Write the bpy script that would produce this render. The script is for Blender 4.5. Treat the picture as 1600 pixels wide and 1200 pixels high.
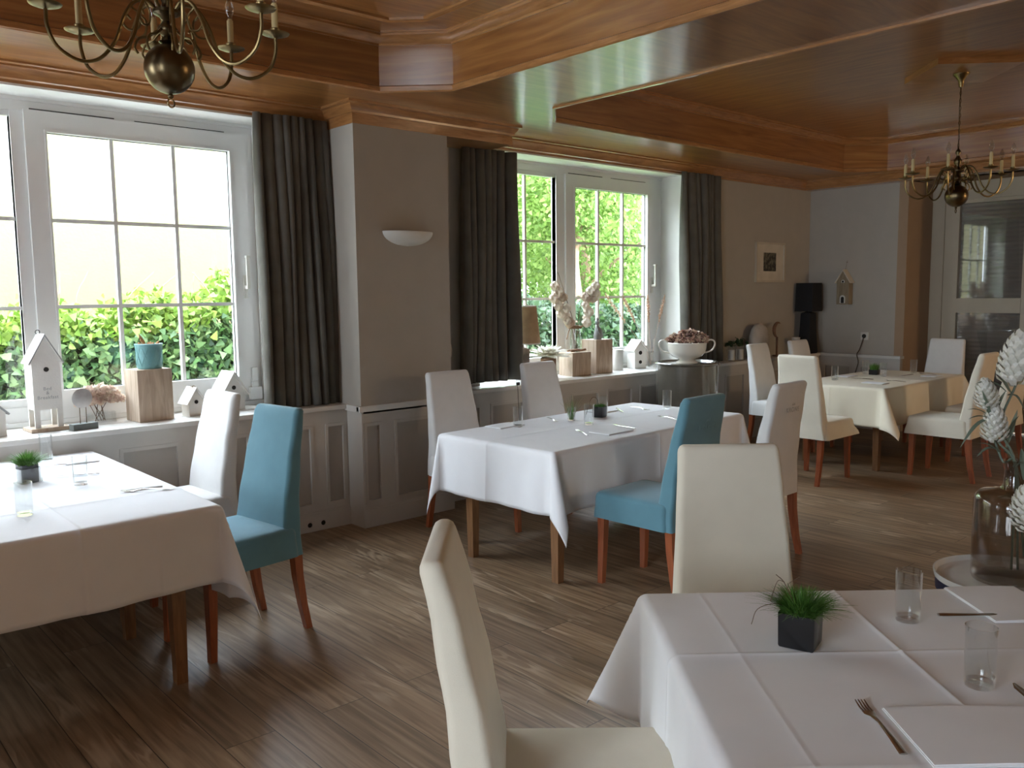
import bpy, bmesh, math, random
from mathutils import Vector, Matrix, Quaternion
import numpy as np

PI = math.pi
rnd = random.Random(7)
col = bpy.context.scene.collection
for o in list(bpy.data.objects):
    bpy.data.objects.remove(o)

# ------------------------------------------------------------------ camera
YAW, PITCH, ROLL, CAM_H, FPX = math.radians(48.20284), math.radians(6.08416), math.radians(0.642583), 1.62, 1339.765
fw = Vector((math.cos(YAW) * math.cos(PITCH), math.sin(YAW) * math.cos(PITCH), -math.sin(PITCH)))
rt = Vector((math.sin(YAW), -math.cos(YAW), 0))
dn = fw.cross(rt)
rt2 = math.cos(ROLL) * rt + math.sin(ROLL) * dn
dn2 = -math.sin(ROLL) * rt + math.cos(ROLL) * dn
cd = bpy.data.cameras.new('camera')
cam = bpy.data.objects.new('camera', cd)
col.objects.link(cam)
m = Matrix((rt2, -dn2, -fw)).transposed().to_4x4()
m.translation = Vector((0, 0, CAM_H))
cam.matrix_world = m
cd.sensor_width = 36
cd.lens = 36 * FPX / 1600
cd.clip_start = 0.05
bpy.context.scene.camera = cam

# ------------------------------------------------------------------ light and exposure
sc = bpy.context.scene
sc.view_settings.view_transform = 'Standard'
sc.view_settings.look = 'None'
sc.view_settings.gamma = 1
sc.view_settings.use_curve_mapping = False
sc.view_settings.exposure = 1.08
SKY = 12.0
world = bpy.data.worlds.new('sky')
sc.world = world
world.use_nodes = True
nt = world.node_tree
bg = nt.nodes['Background']
tc = nt.nodes.new('ShaderNodeTexCoord')
sp = nt.nodes.new('ShaderNodeSeparateXYZ')
cr = nt.nodes.new('ShaderNodeValToRGB')
nt.links.new(tc.outputs['Generated'], sp.inputs[0])
nt.links.new(sp.outputs['Z'], cr.inputs[0])
cr.color_ramp.elements[0].color = (.55, .62, .70, 1)
cr.color_ramp.elements[1].color = (.76, .88, 1.0, 1)
cr.color_ramp.elements[1].position = .6
nt.links.new(cr.outputs[0], bg.inputs['Color'])
bg.inputs['Strength'].default_value = SKY
sc.cycles.max_bounces = 10
sc.cycles.diffuse_bounces = 6
sc.cycles.transparent_max_bounces = 24
sc.cycles.sample_clamp_indirect = 6


def portal(loc, size, rot):
    l = bpy.data.lights.new('window_portal', 'AREA')
    l.shape = 'RECTANGLE'
    l.size, l.size_y = size
    l.cycles.is_portal = True
    o = bpy.data.objects.new('window_portal', l)
    col.objects.link(o)
    o.location = loc
    o.rotation_euler = rot


# openings of the room: (x0, x1) on the north wall; two added on the west for light, none on the south
WZ0, WZ1 = .86, 2.79
N_OPEN = [(-.02, 2.72), (4.48, 7.2)]
W_ADDED_OPEN = [(-.6, 1.3), (3.6, 5.0)]
S_OPEN = []
X0, X1, Y0, YU, YW = -3.2, 9.71, -2.4, 5.42, 5.22
for a, b in N_OPEN:
    portal(((a + b) / 2, 5.78, (WZ0 + WZ1) / 2), (b - a, WZ1 - WZ0), (-PI / 2, 0, 0))
for a, b in W_ADDED_OPEN:
    portal((X0 - .38, (a + b) / 2, (WZ0 + WZ1) / 2), (WZ1 - WZ0, b - a), (0, -PI / 2, 0))
for a, b in S_OPEN:
    portal(((a + b) / 2, Y0 - .38, (WZ0 + WZ1) / 2), (b - a, WZ1 - WZ0), (PI / 2, 0, 0))

# ------------------------------------------------------------------ materials
def mat(name):
    m = bpy.data.materials.new(name)
    m.use_nodes = True
    return m, m.node_tree, m.node_tree.nodes['Principled BSDF']


def N(nt, typ, **kw):
    n = nt.nodes.new(typ)
    for k, v in kw.items():
        setattr(n, k, v)
    return n


def ramp(nt, stops, src):
    r = N(nt, 'ShaderNodeValToRGB')
    el = r.color_ramp.elements
    while len(el) < len(stops):
        el.new(.5)
    for e, (p, c) in zip(el, stops):
        e.position = p
        e.color = (*c, 1) if len(c) == 3 else c
    nt.links.new(src, r.inputs[0])
    return r.outputs[0]


def coords(nt, scale=(1, 1, 1), rot=(0, 0, 0)):
    t = N(nt, 'ShaderNodeTexCoord')
    mp = N(nt, 'ShaderNodeMapping')
    mp.inputs['Scale'].default_value = scale
    mp.inputs['Rotation'].default_value = rot
    nt.links.new(t.outputs['Object'], mp.inputs[0])
    return mp.outputs[0]


def bump(nt, b, src, strength=.2, dist=.01):
    bn = N(nt, 'ShaderNodeBump')
    bn.inputs['Strength'].default_value = strength
    bn.inputs['Distance'].default_value = dist
    nt.links.new(src, bn.inputs['Height'])
    nt.links.new(bn.outputs[0], b.inputs['Normal'])


def plain(name, c, rough=.6, noise=0, nscale=60, metal=0, var=.06, sheen=0, spec=None, coat=0):
    m, nt, b = mat(name)
    v = coords(nt)
    n = N(nt, 'ShaderNodeTexNoise')
    n.inputs['Scale'].default_value = 7
    n.inputs['Detail'].default_value = 4
    nt.links.new(v, n.inputs['Vector'])
    lo = tuple(x * (1 - var) for x in c)
    hi = tuple(min(1, x * (1 + var)) for x in c)
    nt.links.new(ramp(nt, [(.35, lo), (.65, hi)], n.outputs['Fac']), b.inputs['Base Color'])
    b.inputs['Roughness'].default_value = rough
    b.inputs['Metallic'].default_value = metal
    b.inputs['Sheen Weight'].default_value = sheen
    b.inputs['Coat Weight'].default_value = coat
    if spec is not None:
        b.inputs['Specular IOR Level'].default_value = spec
    if noise:
        n2 = N(nt, 'ShaderNodeTexNoise')
        n2.inputs['Scale'].default_value = nscale
        nt.links.new(v, n2.inputs['Vector'])
        bump(nt, b, n2.outputs['Fac'], noise, .01)
    return m


def fabric(name, c, weave=700, rough=.85, sheen=.15, bs=.25, var=.05):
    m, nt, b = mat(name)
    v = coords(nt)
    w1 = N(nt, 'ShaderNodeTexNoise')
    w1.inputs['Scale'].default_value = weave
    n = N(nt, 'ShaderNodeTexNoise')
    n.inputs['Scale'].default_value = 9
    n.inputs['Detail'].default_value = 5
    nt.links.new(v, w1.inputs['Vector'])
    nt.links.new(v, n.inputs['Vector'])
    nt.links.new(ramp(nt, [(.3, tuple(x * (1 - var) for x in c)), (.7, tuple(min(1, x * (1 + var)) for x in c))], n.outputs['Fac']), b.inputs['Base Color'])
    b.inputs['Roughness'].default_value = rough
    b.inputs['Sheen Weight'].default_value = sheen
    b.inputs['Specular IOR Level'].default_value = .08
    ad = N(nt, 'ShaderNodeMath', operation='ADD')
    nt.links.new(w1.outputs['Fac'], ad.inputs[0])
    mu = N(nt, 'ShaderNodeMath', operation='MULTIPLY')
    nt.links.new(n.outputs['Fac'], mu.inputs[0])
    mu.inputs[1].default_value = 2.5
    nt.links.new(mu.outputs[0], ad.inputs[1])
    bump(nt, b, ad.outputs[0], bs, .004)
    return m


def wood(name, dark, light, rough=.35, grain=(14, 1.2, 14), coat=0., bs=.05, rot=(0, 0, 0), board=None):
    """grain stretched along local y"""
    m, nt, b = mat(name)
    v = coords(nt, grain, rot)
    n = N(nt, 'ShaderNodeTexNoise')
    n.inputs['Scale'].default_value = 1.6
    n.inputs['Detail'].default_value = 8
    n.inputs['Distortion'].default_value = 1.3
    nt.links.new(v, n.inputs['Vector'])
    c = ramp(nt, [(.28, dark), (.72, light)], n.outputs['Fac'])
    nt.links.new(c, b.inputs['Base Color'])
    b.inputs['Roughness'].default_value = rough
    b.inputs['Coat Weight'].default_value = coat
    b.inputs['Coat Roughness'].default_value = .16
    bump(nt, b, n.outputs['Fac'], bs, .01)
    return m


def floor_mat():
    m, nt, b = mat('smoked_oak_planks')
    v = coords(nt, (1, 1, 1), (0, 0, PI / 2))
    br = N(nt, 'ShaderNodeTexBrick')
    br.offset = .37
    br.inputs['Scale'].default_value = 1
    br.inputs['Brick Width'].default_value = 2.1
    br.inputs['Row Height'].default_value = .195
    br.inputs['Mortar Size'].default_value = .0016
    br.inputs['Mortar Smooth'].default_value = .1
    br.inputs['Bias'].default_value = 0
    br.inputs['Color1'].default_value = (0, 0, 0, 1)
    br.inputs['Color2'].default_value = (1, 1, 1, 1)
    br.inputs['Mortar'].default_value = (.5, .5, .5, 1)
    nt.links.new(v, br.inputs['Vector'])
    # shift the grain per plank
    sh = N(nt, 'ShaderNodeVectorMath', operation='SCALE')
    nt.links.new(br.outputs['Color'], sh.inputs[0])
    sh.inputs['Scale'].default_value = 13
    ad = N(nt, 'ShaderNodeVectorMath', operation='ADD')
    nt.links.new(v, ad.inputs[0])
    nt.links.new(sh.outputs[0], ad.inputs[1])
    st = N(nt, 'ShaderNodeVectorMath', operation='MULTIPLY')
    nt.links.new(ad.outputs[0], st.inputs[0])
    st.inputs[1].default_value = (1.0, 9, 1)
    g = N(nt, 'ShaderNodeTexNoise')
    g.inputs['Scale'].default_value = 1.1
    g.inputs['Detail'].default_value = 3
    g.inputs['Distortion'].default_value = .8
    nt.links.new(st.outputs[0], g.inputs['Vector'])
    rg = N(nt, 'ShaderNodeMath', operation='MULTIPLY')
    nt.links.new(g.outputs['Fac'], rg.inputs[0])
    rg.inputs[1].default_value = 16
    si = N(nt, 'ShaderNodeMath', operation='SINE')
    nt.links.new(rg.outputs[0], si.inputs[0])
    s2 = N(nt, 'ShaderNodeVectorMath', operation='MULTIPLY')
    nt.links.new(ad.outputs[0], s2.inputs[0])
    s2.inputs[1].default_value = (1.3, 24, 1)
    fine = N(nt, 'ShaderNodeTexNoise')
    fine.inputs['Scale'].default_value = 1.6
    fine.inputs['Detail'].default_value = 6
    fine.inputs['Distortion'].default_value = .4
    nt.links.new(s2.outputs[0], fine.inputs['Vector'])
    base = ramp(nt, [(.3, (.14, .088, .048)), (.5, (.235, .155, .09)), (.72, (.33, .23, .14))], fine.outputs['Fac'])
    pl = N(nt, 'ShaderNodeMix', data_type='RGBA', blend_type='MULTIPLY')
    pl.inputs[0].default_value = .45
    nt.links.new(base, pl.inputs[6])
    nt.links.new(ramp(nt, [(0, (.55, .55, .55)), (1, (1.25, 1.2, 1.15))], br.outputs['Color']), pl.inputs[7])
    # pale grain lines, strong only in places
    msk = N(nt, 'ShaderNodeTexNoise')
    msk.inputs['Scale'].default_value = 1.7
    nt.links.new(ad.outputs[0], msk.inputs['Vector'])
    ln = ramp(nt, [(.80, (0, 0, 0)), (1, (1, 1, 1))], si.outputs[0])
    mk = ramp(nt, [(.5, (0, 0, 0)), (.66, (.55, .55, .55))], msk.outputs['Fac'])
    mm = N(nt, 'ShaderNodeMath', operation='MULTIPLY')
    nt.links.new(ln, mm.inputs[0])
    nt.links.new(mk, mm.inputs[1])
    pm = N(nt, 'ShaderNodeMix', data_type='RGBA')
    nt.links.new(mm.outputs[0], pm.inputs[0])
    nt.links.new(pl.outputs[2], pm.inputs[6])
    pm.inputs[7].default_value = (.55, .42, .29, 1)
    gap = N(nt, 'ShaderNodeMix', data_type='RGBA')
    nt.links.new(br.outputs['Fac'], gap.inputs[0])
    nt.links.new(pm.outputs[2], gap.inputs[6])
    gap.inputs[7].default_value = (.03, .02, .013, 1)
    nt.links.new(gap.outputs[2], b.inputs['Base Color'])
    b.inputs['Roughness'].default_value = .42
    sub = N(nt, 'ShaderNodeMath', operation='SUBTRACT')
    nt.links.new(fine.outputs['Fac'], sub.inputs[0])
    nt.links.new(br.outputs['Fac'], sub.inputs[1])
    bump(nt, b, sub.outputs[0], .25, .003)
    return m


def ceil_mat(name='ceiling_veneer', rot=0., grain=(9, 1.1, 9)):
    m, nt, b = mat(name)
    v = coords(nt, (1, 1, 1), (0, 0, rot))
    sepa = N(nt, 'ShaderNodeVectorMath', operation='MULTIPLY')
    nt.links.new(v, sepa.inputs[0])
    sepa.inputs[1].default_value = grain
    n = N(nt, 'ShaderNodeTexNoise')
    n.inputs['Scale'].default_value = 1.5
    n.inputs['Detail'].default_value = 7
    n.inputs['Distortion'].default_value = 1.1
    nt.links.new(sepa.outputs[0], n.inputs['Vector'])
    c = ramp(nt, [(.25, (.19, .070, .018)), (.5, (.30, .122, .032)), (.75, (.41, .185, .055))], n.outputs['Fac'])
    nt.links.new(c, b.inputs['Base Color'])
    b.inputs['Roughness'].default_value = .3
    b.inputs['Coat Weight'].default_value = 1
    b.inputs['Coat IOR'].default_value = 1.7
    b.inputs['Coat Roughness'].default_value = .17
    bump(nt, b, n.outputs['Fac'], .03, .01)
    return m


def glassy(name, tint=(.97, .99, .98), refl=1.0, rough=0., edge=0.):
    m, nt, b = mat(name)
    nt.nodes.remove(b)
    out = nt.nodes['Material Output']
    tr = N(nt, 'ShaderNodeBsdfTransparent')
    tr.inputs[0].default_value = (*tint, 1)
    gl = N(nt, 'ShaderNodeBsdfGlossy')
    gl.inputs['Roughness'].default_value = rough
    gl.inputs['Color'].default_value = (refl, refl, refl, 1)
    fr = N(nt, 'ShaderNodeFresnel')
    ge = N(nt, 'ShaderNodeNewGeometry')
    io = N(nt, 'ShaderNodeMath', operation='MULTIPLY_ADD')
    nt.links.new(ge.outputs['Backfacing'], io.inputs[0])
    io.inputs[1].default_value = 1 / 1.5 - 1.5
    io.inputs[2].default_value = 1.5
    nt.links.new(io.outputs[0], fr.inputs[0])
    mx = N(nt, 'ShaderNodeMixShader')
    src = fr.outputs[0]
    if edge:
        lw = N(nt, 'ShaderNodeLayerWeight')
        lw.inputs[0].default_value = .35
        pw = N(nt, 'ShaderNodeMath', operation='POWER')
        nt.links.new(lw.outputs['Facing'], pw.inputs[0])
        pw.inputs[1].default_value = 2.0
        ml = N(nt, 'ShaderNodeMath', operation='MULTIPLY_ADD')
        nt.links.new(pw.outputs[0], ml.inputs[0])
        ml.inputs[1].default_value = edge
        nt.links.new(fr.outputs[0], ml.inputs[2])
        src = ml.outputs[0]
    nt.links.new(src, mx.inputs[0])
    nt.links.new(tr.outputs[0], mx.inputs[1])
    nt.links.new(gl.outputs[0], mx.inputs[2])
    nt.links.new(mx.outputs[0], out.inputs['Surface'])
    return m


def leaf_mat(name, a, b_, c_, trans=.35):
    m, nt, b = mat(name)
    out = nt.nodes['Material Output']
    g = N(nt, 'ShaderNodeNewGeometry')
    c = ramp(nt, [(0, a), (.5, b_), (1, c_)], g.outputs['Random Per Island'])
    nt.links.new(c, b.inputs['Base Color'])
    b.inputs['Roughness'].default_value = .5
    t = N(nt, 'ShaderNodeBsdfTranslucent')
    nt.links.new(c, t.inputs[0])
    mx = N(nt, 'ShaderNodeMixShader')
    mx.inputs[0].default_value = trans
    nt.links.new(b.outputs[0], mx.inputs[1])
    nt.links.new(t.outputs[0], mx.inputs[2])
    nt.links.new(mx.outputs[0], out.inputs['Surface'])
    return m


M = dict(
    floor=floor_mat(), ceil=ceil_mat(), ceil2=ceil_mat('ceiling_veneer_crosswise', PI / 2), cside=ceil_mat('coffer_side_veneer', 0, (.8, .8, 11)),
    crown=wood('crown_wood', (.27, .115, .035), (.46, .22, .08), .28, (3, 3, 22), .7),
    wall=plain('greige_paint', (.42, .385, .33), .8, .06, 220, var=.02),
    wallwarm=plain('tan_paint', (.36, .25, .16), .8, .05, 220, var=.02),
    reveal=plain('white_paint', (.72, .71, .67), .6, .04, 200, var=.02),
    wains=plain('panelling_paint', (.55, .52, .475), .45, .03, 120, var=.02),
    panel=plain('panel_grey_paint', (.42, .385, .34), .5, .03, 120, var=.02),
    sill=plain('white_sill_lacquer', (.72, .70, .66), .35, .02, 60, var=.03, coat=.2),
    pvc=plain('white_window_plastic', (.74, .74, .73), .3, var=.01),
    seal=plain('dark_rubber_seal', (.03, .03, .03), .6),
    glass=glassy('window_glass', (.98, .98, .98)),
    tumbler=glassy('clear_glass', (.955, .965, .965), 1.0, .01, 1.0),
    smoke=glassy('smoked_glass', (.80, .775, .75), .9, .02, .25),
    curtain=fabric('charcoal_curtain_linen', (.12, .112, .095), 500, .9, .1, .3, .12),
    cloth=fabric('white_table_linen', (.80, .80, .81), 900, .7, .1, .10, .015),
    cream=fabric('warmlit_table_linen', (.80, .73, .58), 900, .7, .1, .10, .015),  # linen yellowed to carry the warm light on the far cloth
    cover=fabric('white_slipcover', (.72, .71, .69), 800, .85, .2, .25, .03),
    coverwarmlit=fabric('warmlit_cream_slipcover', (.74, .69, .57), 800, .85, .2, .25, .03),  # cream deepened to carry the warm light on the far chairs
    teal=fabric('teal_slipcover', (.125, .27, .33), 800, .8, .35, .3, .06),
    cherry=wood('cherry_leg_wood', (.24, .058, .022), (.38, .11, .04), .3, (30, 30, 3), .4),
    walnut=wood('brown_table_leg_wood', (.17, .08, .032), (.28, .14, .06), .35, (30, 30, 3), .3),
    brass=plain('antique_brass', (.21, .15, .068), .32, metal=1, var=.25),
    brassdark=plain('dark_bronze', (.13, .095, .05), .3, metal=1, var=.3),
    candle=plain('yellowed_candle_sleeve', (.55, .42, .2), .5),
    bulb=glassy('bulb_glass', (.85, .85, .83), 1, .05, 1.1),
    steel=plain('cutlery_steel', (.55, .53, .5), .2, metal=1, var=.05),
    black=plain('black_glaze', (.012, .012, .013), .25, var=.1),
    lampblack=plain('black_lamp_fabric', (.006, .006, .007), .8),
    grass=leaf_mat('pot_grass', (.05, .13, .02), (.09, .22, .035), (.16, .33, .07), .3),
    moss=leaf_mat('moss', (.03, .09, .01), (.05, .15, .02), (.08, .2, .03), .2),
    twig=plain('dry_twig', (.12, .07, .04), .8),
    blockwood=wood('limed_block_wood', (.36, .27, .19), (.55, .44, .34), .7, (18, 18, 2), 0, .2),
    white=plain('chalky_white_wood', (.70, .68, .64), .7, .1, 90, var=.04),
    greyroof=plain('grey_blue_roof_edge', (.30, .31, .31), .7),
    hole=plain('dark_opening', (.02, .018, .015), .9),
    tealpot=plain('turquoise_ceramic', (.16, .36, .37), .35, .3, 40, var=.15),
    driedrose=leaf_mat('dried_pink_hydrangea', (.60, .43, .35), (.74, .60, .51), (.80, .72, .58), .45),
    driedred=leaf_mat('dried_red_hydrangea', (.30, .14, .11), (.47, .29, .22), (.58, .46, .30), .25),
    greystone=plain('grey_painted_wood', (.16, .175, .165), .7),
    disc=plain('speckled_grey_disc', (.42, .40, .38), .5, var=.3),
    burlap=fabric('burlap_shade', (.46, .33, .20), 300, .9, .1, .6, .2),
    lattice=plain('carved_grey_wood', (.24, .20, .17), .7, .6, 25, var=.5),
    petal=leaf_mat('white_petals', (.75, .72, .62), (.85, .83, .75), (.9, .88, .8), .35),
    protea=leaf_mat('white_scales', (.80, .80, .74), (.87, .87, .82), (.92, .91, .86), .35),
    sage=leaf_mat('sage_leaf', (.11, .15, .11), (.17, .21, .16), (.24, .28, .22), .2),
    pampas=leaf_mat('dry_pampas', (.50, .32, .22), (.62, .42, .3), (.72, .55, .42), .3),
    physalis=leaf_mat('papery_seed_pods', (.55, .42, .32), (.72, .64, .55), (.8, .74, .66), .4),
    birch=plain('driftwood_twigs', (.30, .18, .11), .8, .3, 60, var=.3),
    statue=plain('grey_stone', (.27, .27, .275), .6, .2, 80, var=.25),
    glaze=plain('taupe_glazed_ceramic', (.115, .105, .085), .12, var=.08, coat=.8),
    porcelain=plain('ivory_porcelain', (.72, .68, .60), .15, var=.03, coat=.6),
    plaster=plain('white_plaster', (.66, .64, .58), .6, var=.02),
    frame=plain('cream_picture_frame', (.52, .46, .36), .5),
    mount=plain('cream_mount', (.60, .54, .44), .8),
    print_=plain('dark_print', (.10, .08, .055), .8, var=.8),
    plastic=plain('white_plastic', (.62, .60, .54), .4),
    cord=plain('dark_cable', (.02, .02, .02), .5),
    jute=plain('brown_cable', (.08, .06, .04), .7),
    tan=wood('tan_birdhouse_wood', (.20, .15, .09), (.32, .25, .16), .7, (20, 20, 3), 0, .2),
    navy=plain('navy_lacquer', (.01, .018, .05), .3),
    trayw=plain('white_tray_lacquer', (.70, .69, .66), .25, coat=.4),
    eggstone=plain('pale_stone_egg', (.42, .38, .33), .8, .3, 60, var=.15),
    rust=plain('rusty_metal', (.18, .09, .05), .7, var=.3),
    doorpaint=plain('cream_door_paint', (.50, .44, .33), .5, var=.02),
    pleat=plain('grey_pleated_blind', (.20, .18, .155), .8, var=.04),
    house=plain('yellow_house_render', (.21, .197, .088), .9, .3, 30, var=.03),
    ochre=plain('ochre_plinth', (.25, .15, .06), .9),
    lawn=plain('lawn', (.06, .10, .025), .95, .5, 40, var=.3),
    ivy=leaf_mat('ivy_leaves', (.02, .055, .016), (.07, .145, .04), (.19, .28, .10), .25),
    ivyt=leaf_mat('painted_sunlit_ivy', (.10, .19, .02), (.17, .27, .035), (.25, .34, .06), .35),  # brighter leaf colour stands in for sun on the hedge top
    tree=leaf_mat('tree_leaves', (.13, .23, .045), (.23, .36, .08), (.38, .50, .15), .5),
    bark=plain('tree_bark', (.36, .22, .16), .9, .5, 20, var=.3),
    hedged=leaf_mat('hedge_leaves', (.02, .05, .02), (.04, .085, .035), (.08, .13, .055), .25),
)

# ------------------------------------------------------------------ mesh helpers
def obj(name, bm, m, parent=None, smooth=True, angle=40, loc=None):
    me = bpy.data.meshes.new(name)
    bmesh.ops.recalc_face_normals(bm, faces=bm.faces)
    bm.to_mesh(me)
    bm.free()
    return objm(name, me, m, parent, smooth, angle, loc)


def objm(name, me, m, parent=None, smooth=True, angle=40, loc=None):
    ms = m if isinstance(m, (list, tuple)) else [m]
    for x in ms:
        me.materials.append(x)
    if smooth:
        me.polygons.foreach_set('use_smooth', [True] * len(me.polygons))
        try:
            me.set_sharp_from_angle(angle=math.radians(angle))
        except Exception:
            pass
    o = bpy.data.objects.new(name, me)
    col.objects.link(o)
    if parent:
        o.parent = parent
    if loc:
        o.location = loc
    return o


def tag(o, label, cat, group=None, kind=None):
    o['label'] = label
    o['category'] = cat
    if group:
        o['group'] = group
    if kind:
        o['kind'] = kind
    return o


def thing(name, label, cat, loc=(0, 0, 0), rz=0., group=None):
    o = bpy.data.objects.new(name, None)
    col.objects.link(o)
    o.empty_display_size = .1
    o.location = loc
    o.rotation_euler = (0, 0, rz)
    return tag(o, label, cat, group)


def struct(o, label=None):
    o['kind'] = 'structure'
    if label:
        o['label'] = label
    return o


def bx(bm, x0, x1, y0, y1, z0, z1, mtx=None, bev=0.):
    vs = [bm.verts.new(p) for p in [(x0, y0, z0), (x1, y0, z0), (x1, y1, z0), (x0, y1, z0), (x0, y0, z1), (x1, y0, z1), (x1, y1, z1), (x0, y1, z1)]]
    fs = [bm.faces.new([vs[i] for i in f]) for f in [(0, 3, 2, 1), (4, 5, 6, 7), (0, 1, 5, 4), (1, 2, 6, 5), (2, 3, 7, 6), (3, 0, 4, 7)]]
    if mtx is not None:
        for v in vs:
            v.co = mtx @ v.co
    if bev:
        es = list({e for f in fs for e in f.edges})
        bmesh.ops.bevel(bm, geom=es, offset=bev, segments=2, affect='EDGES', profile=.7)
    return vs


def box(name, x0, x1, y0, y1, z0, z1, m, parent=None, bev=0., mtx=None):
    bm = bmesh.new()
    bx(bm, x0, x1, y0, y1, z0, z1, mtx, bev)
    return obj(name, bm, m, parent, smooth=bev > 0)


def loft(bm, rings, closed=True, cap0=True, cap1=True):
    vr = [[bm.verts.new(p) for p in r] for r in rings]
    n = len(vr[0])
    for a, b in zip(vr, vr[1:]):
        for i in range(n if closed else n - 1):
            j = (i + 1) % n
            try:
                bm.faces.new((a[i], a[j], b[j], b[i]))
            except ValueError:
                pass
    if cap0:
        bm.faces.new(vr[0][::-1])
    if cap1:
        bm.faces.new(vr[-1])
    return vr


def lathe(bm, prof, seg=24, c=(0, 0, 0), sx=1., sy=1., cap0=True, cap1=True):
    rings = []
    for r, z in prof:
        r = max(r, 1e-4)
        rings.append([(c[0] + sx * r * math.cos(2 * PI * i / seg), c[1] + sy * r * math.sin(2 * PI * i / seg), c[2] + z) for i in range(seg)])
    return loft(bm, rings, True, cap0, cap1)


def tube(bm, pts, r, seg=8, cap=True):
    pts = [Vector(p) for p in pts]
    rs = r if isinstance(r, (list, tuple)) else [r] * len(pts)
    rings = []
    up = None
    for i, p in enumerate(pts):
        t = (pts[min(i + 1, len(pts) - 1)] - pts[max(i - 1, 0)])
        if t.length < 1e-9:
            t = Vector((0, 0, 1))
        t.normalize()
        if up is None:
            up = t.orthogonal().normalized()
        up = (up - t * up.dot(t))
        if up.length < 1e-6:
            up = t.orthogonal()
        up.normalize()
        bi = t.cross(up)
        rings.append([p + rs[i] * (math.cos(2 * PI * k / seg) * up + math.sin(2 * PI * k / seg) * bi) for k in range(seg)])
    loft(bm, rings, True, cap, cap)


def smoothpts(pts, n=6):
    """Catmull-Rom through the points"""
    P = [Vector(p) for p in pts]
    P = [2 * P[0] - P[1]] + P + [2 * P[-1] - P[-2]]
    out = []
    for i in range(1, len(P) - 2):
        for k in range(n):
            t = k / n
            a, b, c, d = P[i - 1], P[i], P[i + 1], P[i + 2]
            out.append(.5 * ((2 * b) + (-a + c) * t + (2 * a - 5 * b + 4 * c - d) * t * t + (-a + 3 * b - 3 * c + d) * t ** 3))
    out.append(P[-2])
    return out


def sphere(bm, c, r, su=12, sv=8, sc_=(1, 1, 1)):
    prof = [(r * math.sin(PI * k / sv), -r * math.cos(PI * k / sv)) for k in range(sv + 1)]
    rings = []
    for rr, z in prof:
        rr = max(rr, 1e-4)
        rings.append([(c[0] + sc_[0] * rr * math.cos(2 * PI * i / su), c[1] + sc_[1] * rr * math.sin(2 * PI * i / su), c[2] + sc_[2] * z) for i in range(su)])
    loft(bm, rings)


def sweep(bm, path, prof):
    """prof: closed list of (out, z); path: open xy polyline; out is measured to the right of the walking direction"""
    P = [Vector((p[0], p[1])) for p in path]
    rings = []
    for i, p in enumerate(P):
        d0 = (P[i] - P[i - 1]).normalized() if i > 0 else None
        d1 = (P[i + 1] - P[i]).normalized() if i < len(P) - 1 else None
        n0 = Vector((d0.y, -d0.x)) if d0 else None
        n1 = Vector((d1.y, -d1.x)) if d1 else None
        if n0 is None:
            mv = n1
        elif n1 is None:
            mv = n0
        else:
            s = n0 + n1
            mv = s / max(.2, s.dot(n0))
        rings.append([(p.x + mv.x * o, p.y + mv.y * o, z) for o, z in prof])
    loft(bm, rings)


# ================================================================== STRUCTURE
# floor
struct(box('floor', X0 - .4, 10.6, Y0 - .4, YW + .5, -.1, 0, M['floor']), 'smoked brown oak plank floor')

def wall_with_openings(name, axis, pos0, pos1, lo, hi, openings, ztop, m):
    """axis 'x': wall runs along x between y=pos0..pos1"""
    bm = bmesh.new()
    def b(a0, a1, z0, z1):
        if a1 - a0 < 1e-4 or z1 - z0 < 1e-4:
            return
        if axis == 'x':
            bx(bm, a0, a1, pos0, pos1, z0, z1)
        else:
            bx(bm, pos0, pos1, a0, a1, z0, z1)
    cur = lo
    for a, c in openings:
        b(cur, a, 0, ztop)
        b(a, c, 0, WZ0 - .03)
        b(a, c, WZ1, ztop)
        cur = c
    b(cur, hi, 0, ztop)
    return struct(obj(name, bm, m, smooth=False), 'greige painted wall')


TOP = 3.4
wall_with_openings('wall_north', 'x', YU, YU + .34, X0 - .35, X1 + 1.0, N_OPEN, TOP, M['wall'])
wall_with_openings('wall_west', 'y', X0 - .35, X0, Y0 - .35, YU, W_ADDED_OPEN, TOP, M['wall'])
wall_with_openings('wall_south', 'x', Y0 - .35, Y0, X0, X1 + 1.0, S_OPEN, TOP, M['wall'])
# east wall with the door recess (y 2.35 .. 4.25)
DX, DY0, DY1 = 10.37, 2.3, 4.25
bm = bmesh.new()
bx(bm, X1, X1 + .2, DY1, YU, 0, TOP)
bx(bm, X1, X1 + .2, Y0, DY0, 0, TOP)
bx(bm, X1, X1 + .2, DY0, DY1, 2.80, TOP)
struct(obj('wall_east', bm, M['wall'], smooth=False), 'greige painted end wall')
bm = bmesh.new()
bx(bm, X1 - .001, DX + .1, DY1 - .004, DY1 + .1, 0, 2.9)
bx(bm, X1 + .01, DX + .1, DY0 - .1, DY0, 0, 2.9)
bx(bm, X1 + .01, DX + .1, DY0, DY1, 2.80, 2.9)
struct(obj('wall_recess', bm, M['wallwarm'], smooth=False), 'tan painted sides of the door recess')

# unseen wood partition, added to shade the left table
struct(box('wall_shade_partition', X0, .22, 2.45, 2.6, 0, 2.9, M['crown']), 'unseen wood partition added left of the room for shade')

# column between the windows
CX0, CX1, CYF = 3.115, 3.90, 5.04
struct(box('wall_column', CX0, CX1, CYF, YU + .01, .8, 2.82, M['wall']), 'greige pillar between the two windows')

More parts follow.
